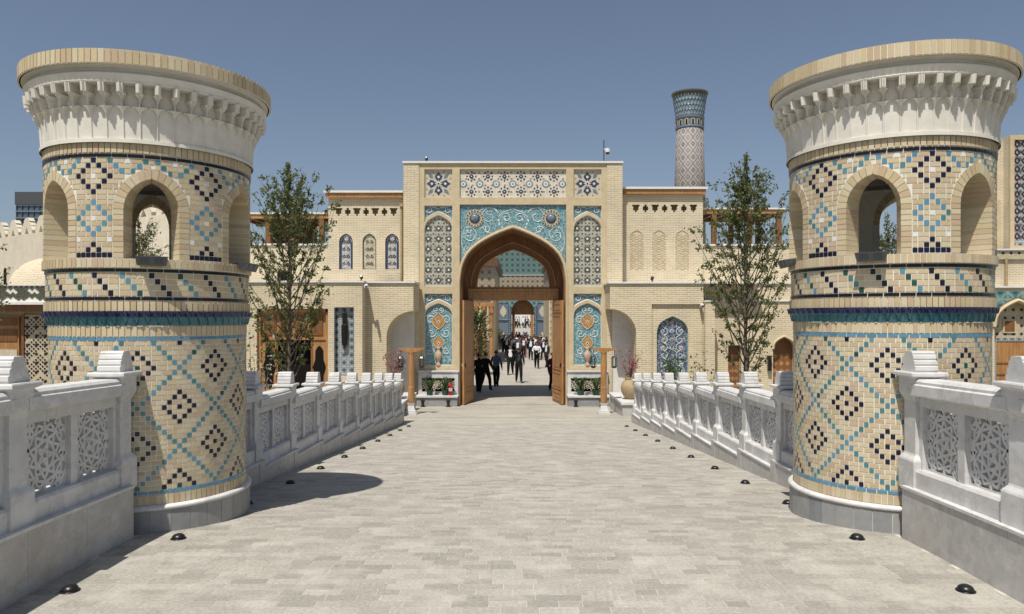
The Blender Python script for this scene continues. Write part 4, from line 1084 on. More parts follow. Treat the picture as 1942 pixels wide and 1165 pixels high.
d1 = rect(px(1381, RD), px(1406, RD), GZ+.01, pz(655, RD)); d2 = keel_poly(px(1487, RD), 21/53.1, GZ+.01, pz(662, RD), pz(638, RD))
MB().plate(rect(wx0, wx1, GZ, pz(572, RD)), [d1, d2], RD, RD+.5).obj('door_wall', M['wall'], wr)
MB().box(wx0, wx1, RD-.05, RD+.5, pz(572, RD), pz(572, RD)+.05).obj('string_course', M['coping'], wr)
MB().box(wx0, wx1, RD+.25, RD+1.5, pz(572, RD)+.051, pz(538, RD)).obj('parapet_wall', M['wall'], wr)
fringe(wx0+1, wx1, RD+.25, pz(538, RD), wr, back=1.6)
e = MB(); tube2(e, d2[2:], RD-.01, .05, 5); e.obj('arch_moulding', M['plaster'], wr)
for i, (pl, c_) in enumerate(((d1, px(1393.5, RD)), (d2, px(1487, RD)))):
    o = MB().plate(pl, [], RD+.28, RD+.49).obj('wooden_door', M['wood_d'], wr)
    for z in range(7):
        for d in (-.14, .0, .14):
            zz = GZ+.5 + z*.27
            if zz < max(p[1] for p in pl)-.35: put(STW, 'carved_star', c_+d*(1.6 if i else 1), zz, o, y=RD+.279)
for z in range(12):                                          # raised brick pattern beside the small door
    for d in range(2 + z % 2):
        x = px(1430, RD) + (d + (0 if z % 2 else .5))*.20 - .2; MB().box(x-.05, x+.05, RD-.035, RD+.01, GZ+.5+z*.16, GZ+.57+z*.16).obj('raised_brick', M['plaster'], wr)
coping_lamp(px(1238, L2), L2+.1, rzc+.06, 'small black spotlight on the coping below the herringbone arches')
cctv(px(1329, L2), L2-.0, pz(580, L2), 0, 'white camera on the brick wall above the blue tile niche')
sc_ = thing('wall_speaker', (px(1458, RD), RD-.02, pz(690, RD)), 'small dark wall lamp beside the arched wooden door', 'wall lamp')
MB().box(-.06,.06,-.12,-.0,-.25,.25).obj('lamp_body', M['bronze'], sc_, local=True); MB().box(-.075,.075,-.14,.02,.25,.29).obj('lamp_cap', M['bronze'], sc_, local=True)
# upper storey
vx0, vx1, vzt = px(1180, UD), px(1333, UD), pz(365, UD)
ho2 = [[(p[0]-px(642, UD)+px(1206, UD) + i*(18.2-17.4)*UD/F, p[1]-pz(402, UD)+pz(395.5, UD)) for p in ho[i]] for i in range(7)]
nic2 = [keel_poly(px(c, UD), 13/SP, pz(512, UD), pz(452, UD), pz(437, UD)) for c in (1207.5, 1250, 1294)]
MB().plate(rect(vx0, vx1, pz(545, UD), vzt), ho2 + nic2, UD, UD+.02).obj('upper_wall', M['wall_b'], wr)
MB().plate(rect(vx0, vx1-.002, pz(545, UD), vzt-.002), ho2, UD+.0205, UD+.35).obj('upper_rear_wall', M['wall_b'], wr)
MB().box(vx0+.01, vx1-.01, UD+.351, UD+2.6, pz(545, UD), vzt-.003).obj('upper_inner_wall', M['wall_b'], wr)
for c in (1207.5, 1250, 1294):                               # herringbone bricks in the blind arches
    for i in range(14):
        for j in range(4):
            x = px(c, UD) - .19 + j*.125; z = pz(509, UD) + i*.095
            if z > pz(447, UD) and abs(x-px(c, UD)) > .12: continue
            if z > pz(440, UD): continue
            a = R(38 if j % 2 else -38); bb = MB().box(-.062,.062,-.0,.02,-.018,.018).xform(Matrix.Translation((x, UD+.009, z)) @ Matrix.Rotation(a, 4, 'Y')); bb.obj('herringbone_brick', M['brick'], wr)
MB().box(vx0+.02, vx1+.08, UD-.14, UD+2.7, vzt-.08, vzt+.10).obj('fascia_board', M['wood'], wr)
MB().box(vx0+.01, vx1+.14, UD-.19, UD+2.7, vzt+.101, vzt+.18).obj('roof_coping', M['coping'], wr)
rx9 = px(1640, UD)
MB().box(vx1, rx9, UD+.1, UD+.5, pz(545, UD), pz(466, UD)).obj('terrace_wall', M['wall_b'], wr)
MB().box(vx1+.02, rx9, UD+.04, UD+.56, pz(466, UD), pz(466, UD)+.06).obj('terrace_coping', M['coping'], wr)
pergola(vx1+.02, px(1492, UD), UD+.25, pz(466, UD)+.06, pz(404, UD), 'wooden terrace roof on dark posts beside the herringbone arches', [px(1357, UD), px(1425, UD), px(1481, UD)])

# ------------------------------------------------------------------ minaret
def cyl_mosaic(name, c1, c2, c3):
    m, t, b = _new(name); tc = t.nodes.new('ShaderNodeTexCoord'); p = t.nodes.new('ShaderNodeSeparateXYZ'); t.links.new(tc.outputs['Object'], p.inputs[0])
    a = math_node(t, 'MULTIPLY', math_node(t, 'ARCTAN2', p.outputs[0], p.outputs[1]), 9/(2*PI)); z = math_node(t, 'MULTIPLY', p.outputs[2], .95)
    def tri(x): return math_node(t, 'ABSOLUTE', math_node(t, 'SUBTRACT', math_node(t, 'FRACT', x), .5))
    d = math_node(t, 'ADD', tri(a), tri(z))                     # nested diamonds
    l1 = math_node(t, 'LESS_THAN', tri(math_node(t, 'MULTIPLY', d, 3.0)), .19)
    a2 = math_node(t, 'ADD', a, .5)
    core = math_node(t, 'LESS_THAN', math_node(t, 'ABSOLUTE', math_node(t, 'SUBTRACT', d, .12)), .035)
    col = mixc(t, l1, c1, c2); col = mixc(t, core, col, c3)
    k = ramp(t, noise(t, 2.5, 5), [(.3, (.82,.82,.82)), (.7, (1.1,1.1,1.1))]); col = mixc(t, 1.0, col, k, 'MULTIPLY')
    t.links.new(col, b.inputs['Base Color']); b.inputs['Roughness'].default_value = .75; return m
M['minaret'] = cyl_mosaic('minaret brick mosaic', (.31,.285,.26), (.155,.14,.135), (.06,.045,.04))
MD = 60.0; mx_, my_ = px(1308, MD), MD
mt = thing('minaret', (mx_, my_, GZ), 'tall round minaret with diamond brickwork and blue stalactite crown', 'minaret')
def mlo(o): o.matrix_parent_inverse = Matrix.Identity(4); return o
h_ = lambda y: pz(y, MD) - GZ
MB().lathe([(1.32,0),(1.225,h_(360)),(1.10,h_(247))], 48).obj('shaft', M['minaret'], mt, local=True, smooth=True)
MB().lathe([(1.12,h_(247)),(1.15,h_(246)),(1.15,h_(243)),(1.10,h_(242)),(1.11,h_(229)),(1.17,h_(228)),(1.18,h_(225)),(1.12,h_(224))], 48).obj('arcade_band', M['bluegrey'], mt, local=True)
for i in range(14):
    a = 2*PI*i/14
    for rr, m_, s_ in ((1.122, 'plaster', 1.0), (1.135, 'dark', .55)):
        b = MB().plate([(x*s_, z) for x, z in keel_poly(0, .13, h_(241)+.0, h_(234), h_(230) if s_ == 1 else h_(231.5))], [], -rr, -rr+.06, back=False).xform(Matrix.Rotation(a, 4, 'Z')); b.obj('arcade_window', M[m_], mt, local=True)
M['mus'] = mat('blue stalactite tile', [(.14,.21,.26),(.32,.39,.43)], .35, 8, .3, .1, 30, .4)
def mmuq(phi, z):
    t = (z-h_(223))/(h_(186)-h_(223)); tier = min(3, int(t*4)); k = t*4-tier
    u = (phi/(2*PI/30) + (.5 if tier % 2 else 0)) % 1; v = abs(u-.5)*2
    return 1.12 + .055*tier + (.08*k if v > .5*math.sqrt(max(0, 1-k*k)) + .3 else -.01)
zs = [h_(223) + (h_(186)-h_(223))*i/32 for i in range(33)]
b = surf(zs, mmuq, 360, None); b.obj('stalactite_crown', M['mus'], mt, local=True)
MB().lathe([(1.32,h_(187)),(1.37,h_(185)),(1.40,h_(183)),(1.46,h_(181)),(1.46,h_(178.5)),(1.3,h_(177.5)),(.2,h_(177))], 48).obj('rim', M['olive'], mt, local=True)
# ------------------------------------------------------------------ far left: tiled house, crenellated wall, glass tower
def crenellation(parent, p0, p1, z, n, h=.78):
    d = Vector((p1[0]-p0[0], p1[1]-p0[1])); L = d.length; ang = math.atan2(d.y, d.x)
    prof = [(-.42,0),(-.42,.12),(-.5,.14),(-.32,.30),(-.34,.32),(-.2,.46),(-.24,.48),(-.10,.60),(.10,.60),(.24,.48),(.2,.46),(.34,.32),(.32,.30),(.5,.14),(.42,.12),(.42,0)]
    hole_ = [(-.16,.03),(.16,.03),(.0,.26)]
    me = MB().plate([(x*h/.60, zz*h/.60) for x, zz in prof], [[(x*h/.6, zz*h/.6) for x, zz in hole_]], -.12, .12).mesh('merlon', M['render_b'])
    for i in range(n):
        c = p0[0] + d.x*(i+.5)/n, p0[1] + d.y*(i+.5)/n
        ob('merlon', me, parent, (c[0], c[1], z), (0, 0, ang))
cw = thing('crenellated_wall', (-18, 30, GZ), 'high beige rendered wall with stepped merlons behind the tiled house', 'wall')
p0, p1 = (-28.0, 37.6), (-12.6, 25.9+1.0); zt = 5.62
d = Vector((p1[0]-p0[0], p1[1]-p0[1])).normalized(); nrm = Vector((-d.y, d.x))
b = MB(); o4 = [(p0[0],p0[1]),(p1[0],p1[1]),(p1[0]+nrm.x*.5,p1[1]+nrm.y*.5),(p0[0]+nrm.x*.5,p0[1]+nrm.y*.5)]
b.add([(x,y,GZ) for x,y in o4]+[(x,y,zt) for x,y in o4], [(3,2,1,0),(4,5,6,7),(0,1,5,4),(1,2,6,5),(2,3,7,6),(3,0,4,7)]); b.obj('wall', M['render_b'], cw)
crenellation(cw, (p0[0]+nrm.x*.25, p0[1]+nrm.y*.25), (p1[0]+nrm.x*.25, p1[1]+nrm.y*.25), zt, 13)
ang = math.atan2(d.y, d.x)
for xx in (10, 35):
    # windows where the sight line meets the wall
    k = (xx - PX)/F; t_ = (k*p0[1]-p0[0])/(d.x-k*d.y); cx, cy = p0[0]+d.x*t_, p0[1]+d.y*t_
    z1_, z0_ = CAMZ+(PY-512)/F*cy, CAMZ+(PY-540)/F*cy
    MB().plate(keel_poly(0, .14, z0_, z1_-.1, z1_+.1), [], -.02, .1).xform(Matrix.Translation((cx, cy, 0)) @ Matrix.Rotation(ang, 4, 'Z')).obj('window', M['dark'], cw)
HD = 24.0
hs = thing('tiled_house', (px(40, HD), HD, GZ), 'low house with lattice roof parapet and dotted brick panel beside wooden door', 'house')
hx0, hx1 = px(-260, HD), px(200, HD)
MB().box(hx0, hx1, HD+.5, HD+4.5, GZ, pz(578, HD)).obj('wall', M['wall'], hs)
MB().box(hx0-.1, hx1+.2, HD-.1, HD+4.6, pz(578, HD), pz(573, HD)).obj('eave', M['coping'], hs)
MB().box(hx0-.05, hx1+.15, HD-.0, HD+.5, pz(590, HD), pz(578, HD)).obj('eave_beam', M['wood_d'], hs)
pb = MB().box(hx0, hx1, HD+.05, HD+.12, pz(571, HD), pz(542, HD)).obj('parapet', M['mortar'], hs)
MB().box(hx0-.02, hx1+.02, HD+.0, HD+.17, pz(542, HD), pz(540, HD)).obj('parapet_cap', M['coping'], hs)
MB().box(hx0-.02, hx1+.02, HD+.0, HD+.17, pz(573, HD), pz(571, HD)).obj('parapet_foot', M['coping'], hs)
dm = MB().plate([(.075,0),(0,.075),(-.075,0),(0,-.075)], [], -.02, 0, back=False).mesh('lattice_tile', M['olive'])
zc_ = pz(556.5, HD)
for i in range(30):
    for j in range(-1, 2):
        if (i // 4) % 2 == 0 or (i+j) % 2 == 0:
            ob('lattice_tile', dm, hs, (px(-8, HD)+i*.088, HD+.05, zc_+j*.14 + (.07 if i % 2 else 0)*(-1)**0 - .03))
dp = MB().box(px(28.5, HD), px(88, HD), HD+.42, HD+.50, GZ, pz(597, HD)).obj('dotted_panel', M['brickdot'], hs)
dd = MB().plate([(.036,0),(0,.036),(-.036,0),(0,-.036)], [], -.012, 0, back=False).mesh('glazed_dot', M['navy'])
k = 0
for i in range(14):
    for j in range(30):
        x = px(31, HD) + i*.073; z = pz(603, HD) - j*.073
        if (i+j) % 2 == 0 and abs((i-7)) % 5 != (j % 5): ob('glazed_dot', dd, dp, (x, HD+.42, z)); k += 1
for xx in (28, 89): MB().box(px(xx, HD)-.045, px(xx, HD)+.045, HD+.38, HD+.5, GZ, pz(597, HD)).obj('panel_frame', M['wood_d'], hs)
wd_ = MB().box(px(-40, HD), px(20, HD), HD+.40, HD+.5, GZ, pz(600, HD)).obj('wooden_door', M['wood'], hs)
for (ya, yb, m_) in ((603, 618, 'wood_d'), (625, 648, 'wood_d'), (664, 678, 'cream')):
    MB().box(px(-38, HD), px(17, HD), HD+.375, HD+.41, pz(yb, HD), pz(ya, HD)).obj('door_panel', M[m_], wd_)
dmz = thing('brick_dome', (px(95, 27.5), 27.5, pz(578, HD)), 'pale brick dome rising behind the lattice roof parapet', 'dome')
prof = [(1.32*math.cos(a), 1.25*math.sin(a)) for a in [PI/2*i/12 for i in range(12)]] + [(.02, 1.27)]
MB().lathe([(1.32, 0)] + [(r_, z_+.55) for r_, z_ in prof], 40).obj('dome_shell', M['wall_b'], dmz, local=True, smooth=True)
MB().lathe([(1.40,.38),(1.40,.54),(1.33,.56)], 40).obj('drum_ring', M['plaster'], dmz, local=True)
gt = thing('glass_tower', (px(95, 200), 208, GZ), 'far grey glass office tower above the crenellated wall', 'office tower')
g0, g1 = px(32, 200), px(160, 200)
MB().box(g0, g1, 200, 216, GZ, pz(368, 200)).obj('core', M['glass_t'], gt)
MB().box(g0-.3, g1+.3, 199.6, 216.4, pz(388, 200), pz(368, 200)+.5).obj('parapet_band', M['grey_metal'], gt)
for yy in (389, 401, 413.5, 426): MB().box(g0-.2, g1, 199.7, 199.98, pz(yy, 200)-.2, pz(yy, 200)+.2).obj('floor_band', M['bluegrey'], gt)
for i in range(12): MB().box(g0+i*1.55-.08, g0+i*1.55+.08, 199.72, 199.97, GZ, pz(389, 200)).obj('mullion', M['grey_metal'], gt)

# ------------------------------------------------------------------ far right: tiled gateway and doorway house
RD2 = 27.0
rg = thing('tiled_gateway', (px(1960, RD2), RD2+2, GZ), 'tall brick gateway with diamond tile strip above the low coping', 'gateway')
MB().plate(rect(px(1916, RD2+2), px(2150, RD2+2), GZ, pz(256, RD2+2)), [rect(px(1924, RD2+2), px(1962, RD2+2), pz(466, RD2+2), pz(265, RD2+2))], RD2+2, RD2+2.1).obj('facing', M['plaster'], rg)
MB().box(px(1916, RD2+2), px(2150, RD2+2), RD2+2.101, RD2+6, GZ, pz(256, RD2+2)-.002).obj('wall', M['wall_b'], rg)
MB().box(px(1900, RD2+2), px(1916, RD2+2)-.002, RD2+2.4, RD2+5.6, GZ, pz(266, RD2+2)).obj('side_wall', M['wall_b'], rg)
ts = MB().box(px(1924, RD2+2), px(1962, RD2+2), RD2+2.07, RD2+2.1, pz(466, RD2+2), pz(265, RD2+2)).obj('tile_strip', M['girih'], rg)
M['brown'] = mat('brown tile', [(.06,.02,.018),(.09,.03,.025)], .35, 12, .3, .1, 30, .4)
for i in range(12):
    zz = pz(272, RD2+2) - i*.33
    for xx in (1931, 1945): 
        pl = [(.13,0),(0,.15),(-.13,0),(0,-.15)]; il = [(.07,0),(0,.085),(-.07,0),(0,-.085)]
        MB().plate([(x+px(xx, RD2+2), z+zz) for x, z in pl], [[(x+px(xx, RD2+2), z+zz) for x, z in il]], RD2+2.05, RD2+2.075, back=False).obj('diamond_tile', M['brown'], ts)
MB().plate(keel_poly(px(1905.5, RD2+2), .09, pz(470, RD2+2), pz(385, RD2+2), pz(375, RD2+2)), [], RD2+2.37, RD2+2.45).obj('blind_arch', M['plaster'], rg)
rh = thing('doorway_house', (px(1940, RD2), RD2, GZ), 'low brick house with teal tiled pointed doorway and plain wooden door', 'house')
MB().box(px(1800, RD2), px(2150, RD2), RD2+.5, RD2+2, GZ, pz(490, RD2)).obj('upper_wall', M['wall_b'], rh)
MB().box(px(1800, RD2), px(2150, RD2), RD2+.42, RD2+2, pz(490, RD2), pz(473, RD2)).obj('frieze_band', M['brickdot'], rh)
MB().box(px(1800, RD2), px(2150, RD2), RD2+.36, RD2+2, pz(473, RD2), pz(470, RD2)).obj('upper_coping', M['coping'], rh)
ac = px(1930, RD2); ap = keel_poly(ac, 44/52., GZ, pz(620, RD2), pz(570, RD2))
MB().plate(rect(px(1800, RD2), px(2150, RD2), GZ, pz(546, RD2)), [ap], RD2, RD2+.3).obj('wall', M['wall_b'], rh)
MB().box(px(1800, RD2), px(2150, RD2), RD2-.06, RD2+.5, pz(546, RD2), pz(543, RD2)).obj('coping', M['coping'], rh)
e = MB(); tube2(e, keel(ac, 44/52., pz(620, RD2), pz(570, RD2)), RD2-.01, .075, 5); e.obj('arch_moulding', M['plaster'], rh)
sp_ = [p for p in keel(ac, 44/52.+.12, pz(620, RD2), pz(570, RD2)+.14)]
MB().plate([(ac-1.15, pz(603, RD2)), (ac-1.15, pz(553, RD2)), (ac+1.15, pz(553, RD2)), (ac+1.15, pz(603, RD2))] + [p for p in sp_ if p[1] > pz(600, RD2)], [], RD2-.03, RD2+.01, back=False).obj('tile_spandrel', M['girih_t'], rh)
MB().plate(ap, [], RD2+.301, RD2+.4).obj('door_surround', M['brickdot'], rh)
MB().box(ac-.36, ac+.12, RD2+.26, RD2+.31, pz(632, RD2), pz(606, RD2)).obj('window_frame', M['plaster'], rh)
MB().box(ac-.30, ac+.06, RD2+.25, RD2+.30, pz(629, RD2), pz(609, RD2)).obj('window_grille', M['wood_d'], rh)
MB().plate(rect(px(1890, RD2), px(1985, RD2), GZ, pz(642, RD2)), [rect(px(1897, RD2), px(1975, RD2), GZ-.0+.01, pz(648, RD2))], RD2+.22, RD2+.30).obj('tile_frame', M['girih'], rh)
dr_ = MB().box(px(1897, RD2), px(1975, RD2), RD2+.24, RD2+.3, GZ, pz(648, RD2)).obj('wooden_door', M['wood'], rh)
for yy in (690, 712): MB().box(px(1897, RD2), px(1975, RD2), RD2+.225, RD2+.245, pz(yy+1.5, RD2), pz(yy-1.5, RD2)).obj('door_rail', M['wood_d'], dr_)
e = MB(); e.tube([(px(1923, RD2), RD2+.42, pz(543, RD2)), (px(1923, RD2), RD2+.42, pz(488, RD2))], .05, 8); e.obj('downpipe', M['clay'], rh)

# ------------------------------------------------------------------ inner courtyard seen through the gate
CZ = -1.446
lb = thing('court_building', (-5, 52, CZ), 'buff court building with brown patterned frieze and wooden columns seen through the gate', 'building')
MB().box(-12, px(936, 52), 52, 66, CZ, 3.3).obj('wall', M['wall_b'], lb)
MB().box(-12.1, px(936, 52)+.1, 51.8, 66, 3.3, 5.4).obj('frieze', M['girih_b'], lb)
MB().box(-12.3, px(936, 52)+.35, 51.4, 66.2, 5.4, 6.0).obj('eave', M['wood_d'], lb)
for xx in (903, 918, 932): 
    MB().lathe([(.22,0),(.22,.3),(.13,.5),(.15,1.6),(.12,3.4),(.2,3.6),(.2,4.0)], 12, (px(xx, 50.5), 50.5, CZ)).obj('column', M['wood'], lb)
MB().box(-12, px(936, 50.5), 50.3, 50.7, CZ+4.0, CZ+4.3).obj('column_beam', M['wood'], lb)
MB().box(px(907, 52), px(916, 52), 51.92, 52.05, CZ, 1.0).obj('doorway', M['wood_d'], lb)
MB().box(px(927, 52), px(935, 52), 51.9, 52.05, .3, 3.0).obj('window_panel', M['girih_b'], lb)
rb_ = thing('court_building', (7, 58, CZ), 'buff court building on the far side seen past the open door edge', 'building')
MB().box(px(1041, 58), 12, 58, 70, CZ, 6).obj('wall', M['wall_b'], rb_); MB().box(px(1041, 58)-.2, 12.2, 57.7, 70, 6, 6.4).obj('eave', M['wood_d'], rb_)
MB().box(px(1043.5, 58), px(1046, 58), 57.9, 58.02, CZ, 4).obj('tile_panel', M['girih_b'], rb_)
GD = 75.0; gc = px(991.5, GD); gs = F/GD
fg = thing('far_gateway', (gc, GD, CZ), 'teal tiled inner gateway with small arched wooden opening beyond the crowd', 'gateway')
ghw = 21.5/gs; gx0, gx1 = px(943, GD), px(1041, GD)
GA = keel(gc, ghw, pz(592, GD), pz(566, GD)); gzt = 11.6
MB().plate([(gx0, CZ), (gc-ghw, CZ)] + GA[::-1] + [(gc+ghw, CZ), (gx1, CZ), (gx1, gzt), (gx0, gzt)], [], GD, GD+2).obj('wall', M['girih_t'], fg)
MB().box(gx0-.01, gx1+.01, GD-.06, GD+.01, pz(548, GD), pz(523, GD)).obj('frieze', M['girih_b'], fg)
MB().box(gx0-.02, gx1+.02, GD-.12, GD+.01, pz(523, GD), pz(521.5, GD)).obj('ledge', M['coping'], fg)
MB().box(gx0-.5, gx1+.5, GD-.1, GD+2, gzt, gzt+.4).obj('cornice', M['coping'], fg)
for s in (-1, 1):
    cx = gc + s*37/gs
    for (ya, yb) in ((575, 607), (610, 672)):
        o = MB().box(cx-.48, cx+.48, GD-.06, GD+.01, pz(yb, GD), pz(ya, GD)).obj('tile_panel', M['bluegrey'], fg)  # turquoise panels greyed: distance haze put into the tile colour
        MB().plate([(cx+x, (pz(ya, GD)+min(pz(yb, GD), pz(ya, GD))) /2 + z) for x, z in ((0,-.6),(.3,-.2),(.34,.1),(.12,.45),(0,.65),(-.12,.45),(-.34,.1),(-.3,-.2))], [], GD-.08, GD-.05, back=False).obj('medallion', M['cream'], o)
        e = MB(); tube2(e, rect(cx-.5, cx+.5, pz(yb, GD), pz(ya, GD))+[(cx-.5, pz(yb, GD))], GD-.06, .05, 4); e.obj('edging', M['bluegrey'], o)
    e = MB()
    for i in range(22): e.lathe([(.09,-.10),(.14,0),(.09,.10)], 8, (gc+s*(ghw+.16), GD-.05, CZ+.2+i*.2))
    e.obj('rope_column', M['bluegrey'], fg)
MB().plate(keel_poly(gc, ghw-.01, pz(597, GD), pz(592, GD), pz(566, GD)-.02), [], GD+1.0, GD+1.2).obj('tympanum', M['wood'], fg)
for s in (-1, 1): MB().box(gc+s*(ghw-.2)-.14, gc+s*(ghw-.2)+.14, GD+.5, GD+1.9, CZ, pz(597, GD)).obj('door_leaf', M['wood' if s > 0 else 'wood_d'], fg)
MB().box(-14, 14, 139, 140, .7, 5.5).obj('pale_backdrop_wall', M['render_w'], None, label='pale rendered wall far beyond the inner gateway', category='wall')

# ------------------------------------------------------------------ people
SKIN = mat('skin', [(.32,.18,.11),(.38,.22,.14)], .55, 20, .1, 0, 30, .3)
CL = {'black': (.012,.012,.015), 'navy': (.014,.018,.035), 'charcoal': (.03,.03,.034), 'grey': (.10,.10,.105), 'white': (.72,.72,.72), 'blue': (.10,.15,.24), 'pink': (.50,.24,.24), 'tan': (.35,.27,.18), 'plum': (.10,.03,.06), 'sky': (.20,.30,.45)}
CM_ = {k: mat('cloth '+k, v, .85, 15, .2, .2, 60, .15) for k, v in CL.items()}
HAIR = mat('dark hair', (.012,.009,.007), .6, 30, .3, .2, 80, .3); SHOE = mat('black shoe leather', (.01,.01,.01), .35, 10, .1, 0, 30, .5)
def person_mesh(pose):
    """one skinned figure, facing -Y, 1.75 m tall; returns (points, faces, region per face)"""
    J = []; E = []; T = []
    def j(p, r, par=None, tag='torso', root=False):
        J.append((Vector(p), r, root)); i = len(J)-1
        if par is not None: E.append((par, i)); T.append(tag)
        return i
    st = pose.get('stride', 0); sit = 0
    pel = j((0,0,.95), .125, root=True); sp = j((0,.005,1.12), .122, pel); ch = j((0,.01,1.30), .14, sp); nb = j((0,.015,1.455), .075, ch)
    nk = j((0,.0,1.51), .05, nb, 'skin'); h1 = j((0,-.015,1.580), .074, nk, 'skin'); h2 = j((0,-.008,1.650), .092, h1, 'skin'); h3 = j((0,.0,1.735), .070, h2, 'skin')
    j((0,-.125,1.615), .014, h1, 'skin')
    for s in (-1, 1): j((s*.100,.0,1.62), .015, h2, 'skin')
    for s in (-1, 1):
        a = pose.get('arm', {}).get(s, (0, 0, 0))        # swing fwd, bend, out
        sw, bd, out = a
        sh = j((s*.18,.015,1.40), .064, ch, 'arm')
        e_ = Vector((s*(.215+out), .02 - .27*math.sin(sw), 1.415 - .28*math.cos(sw)))
        el = j(e_, .052, sh, 'arm'); f = sw + bd
        wv = e_ + Vector((s*(.005 - pose.get('cross', 0)*.12), -.24*math.sin(f), -.24*math.cos(f)))
        wr_ = j(wv, .034, el, 'arm'); dirv = (wv - e_).normalized()
        hd = j(wv + dirv*.055, .030, wr_, 'skin')
        for k, (ox, ln) in enumerate(((-.022,.052),(-.008,.062),(.007,.06),(.02,.048))):
            b1 = j(wv + dirv*.10 + Vector((0, ox, 0)), .0095, hd, 'skin'); j(wv + dirv*(.10+ln) + Vector((-s*.014, ox, 0)), .0085, b1, 'skin')
        t1 = j(wv + dirv*.06 + Vector((-s*.008, -.04, 0)), .011, hd, 'skin'); j(wv + dirv*.10 + Vector((-s*.012, -.045, 0)), .0095, t1, 'skin')
        hp = j((s*.085,.0,.90), .105, pel, 'leg')
        L = st*s
        kn = Vector((s*.095, -.02 - .42*math.sin(L*.45) - .03, .50 + (.02 if L > 0 else 0))); k_ = j(kn, .075, hp, 'leg')
        lift = .05 if L < 0 else 0
        an = Vector((s*.10, kn.y + .02 + (.20 if L < 0 else -.05 if L > 0 else .03), .085 + lift)); a_ = j(an, .056, k_, 'leg')
        j(an + Vector((s*.012, .03, -.045 + (.03 if L < 0 else 0))), .038, a_, 'shoe'); j(an + Vector((s*.018, -.15, -.05 - (.03 if L < 0 else 0))), .034, a_, 'shoe')
    me = bpy.data.meshes.new('tmp'); me.from_pydata([p for p, r, o in J], E, [])
    bm = bmesh.new(); bm.from_mesh(me); sk = bm.verts.layers.skin.verify(); bm.verts.ensure_lookup_table()
    for v, (p, r, root) in zip(bm.verts, J): v[sk].radius = (r*1.16, r*1.16) if r > .012 else (r, r); v[sk].use_root = root
    bm.to_mesh(me); bm.free()
    o = bpy.data.objects.new('tmp', me); COL.objects.link(o)
    m = o.modifiers.new('s', 'SKIN'); m.branch_smoothing = .4; m.use_smooth_shade = True
    m = o.modifiers.new('d', 'SUBSURF'); m.levels = 1; m.render_levels = 1
    dg = bpy.context.evaluated_depsgraph_get(); ev = o.evaluated_get(dg).to_mesh()
    vs = [v.co.copy() for v in ev.vertices]; fs = [tuple(p.vertices) for p in ev.polygons]
    bpy.data.objects.remove(o); bpy.data.meshes.remove(me)
    segs = [(J[a][0], J[b][0], (J[a][1]+J[b][1])/2, t) for (a, b), t in zip(E, T)]
    reg = []
    for f in fs:
        c = sum((vs[i] for i in f), Vector())/len(f); best = None
        for a, b_, r, t in segs:
            ab = b_-a; u = max(0, min(1, (c-a).dot(ab)/max(1e-9, ab.dot(ab)))); dd_ = (c-(a+ab*u)).length/r
            if best is None or dd_ < best[0]: best = (dd_, t)
        t = best[1]
        if t == 'torso' or t == 'arm' and abs(c.x) < .13:
            t = 'shirt' if (c.y < -.05 and abs(c.x) < .055 + max(0, c.z-1.2)*.12 and c.z > 1.02) else 'torso'
            if t == 'torso' and c.z > 1.47: t = 'shirt'
        if t == 'torso' and c.z < .97 and not pose.get('jacket', True): t = 'leg'
        if t == 'leg' and c.z > .80 and pose.get('jacket', True): t = 'torso'
        reg.append(t)
    out = []
    for v in vs:
        v = v.copy()
        if .85 < v.z < 1.47 and abs(v.x) < .17: v.y *= .80; v.x *= 1.06
        if pose.get('jacket', True) and .82 < v.z < 1.05 and abs(v.x) < .2: v.x *= 1.10; v.y *= 1.16
        out.append(v)
    # clothing hem of a skirt or dress is a child mesh, added below
    return out, fs, reg
REG = ['skin', 'torso', 'arm', 'leg', 'shoe', 'shirt']
POSES = {
 'walk': dict(stride=.9, arm={-1:(-.35,.25,.02), 1:(.35,.3,.02)}),
 'walk2': dict(stride=-.8, arm={-1:(.35,.3,.02), 1:(-.3,.25,.02)}),
 'stand': dict(stride=.12, arm={-1:(.05,.2,.02), 1:(.0,.15,.02)}),
 'hold': dict(stride=.5, arm={-1:(.15,1.35,.05), 1:(.1,1.2,.05)}, cross=.7, jacket=False),
 'shirt': dict(stride=.2, arm={-1:(.1,.3,.03), 1:(.05,.9,.04)}, jacket=False),
}
PMESH = {k: person_mesh(p) for k, p in POSES.items()}
_top = max(v.z for v in PMESH['stand'][0]); _hv = [v for v in PMESH['stand'][0] if v.z > _top-.11]; _bx = max(abs(v.x) for v in _hv if v.z > _top-.08); _by0, _by1 = min(v.y for v in _hv), max(v.y for v in _hv)
HEADC = Vector((0, (_by0+_by1)/2, _top-.095))
def hair_mesh(long=False):
    b = MB(); n = 14; vs = []; rows_ = 7
    for i in range(rows_+1):
        th = PI*.56*i/rows_
        for k in range(n):
            a = 2*PI*k/n; fr = -math.cos(a)                       # a=PI/… front is -Y
            w_ = 1.06 + .03*math.sin(3*a+i)
            cut = 1.0 if math.sin(a) > -.2 else .55               # hairline higher at the front
            t = th*cut*(1.35 if long and math.sin(a) > -.1 else 1)
            vs.append((_bx*w_*math.sin(t)*math.cos(a), HEADC.y + (_by1-_by0)/2*w_*math.sin(t)*math.sin(a), HEADC.z + .104*math.cos(t) - (.12 if long and i == rows_ and math.sin(a) > 0 else 0)))
    b.add(vs, [(i*n+k, i*n+(k+1) % n, (i+1)*n+(k+1) % n, (i+1)*n+k)[::-1] for i in range(rows_) for k in range(n)]); return b
HAIRM = hair_mesh().mesh('hair', HAIR, True); HAIRL = hair_mesh(True).mesh('hair', HAIR, True)
pcache = {}
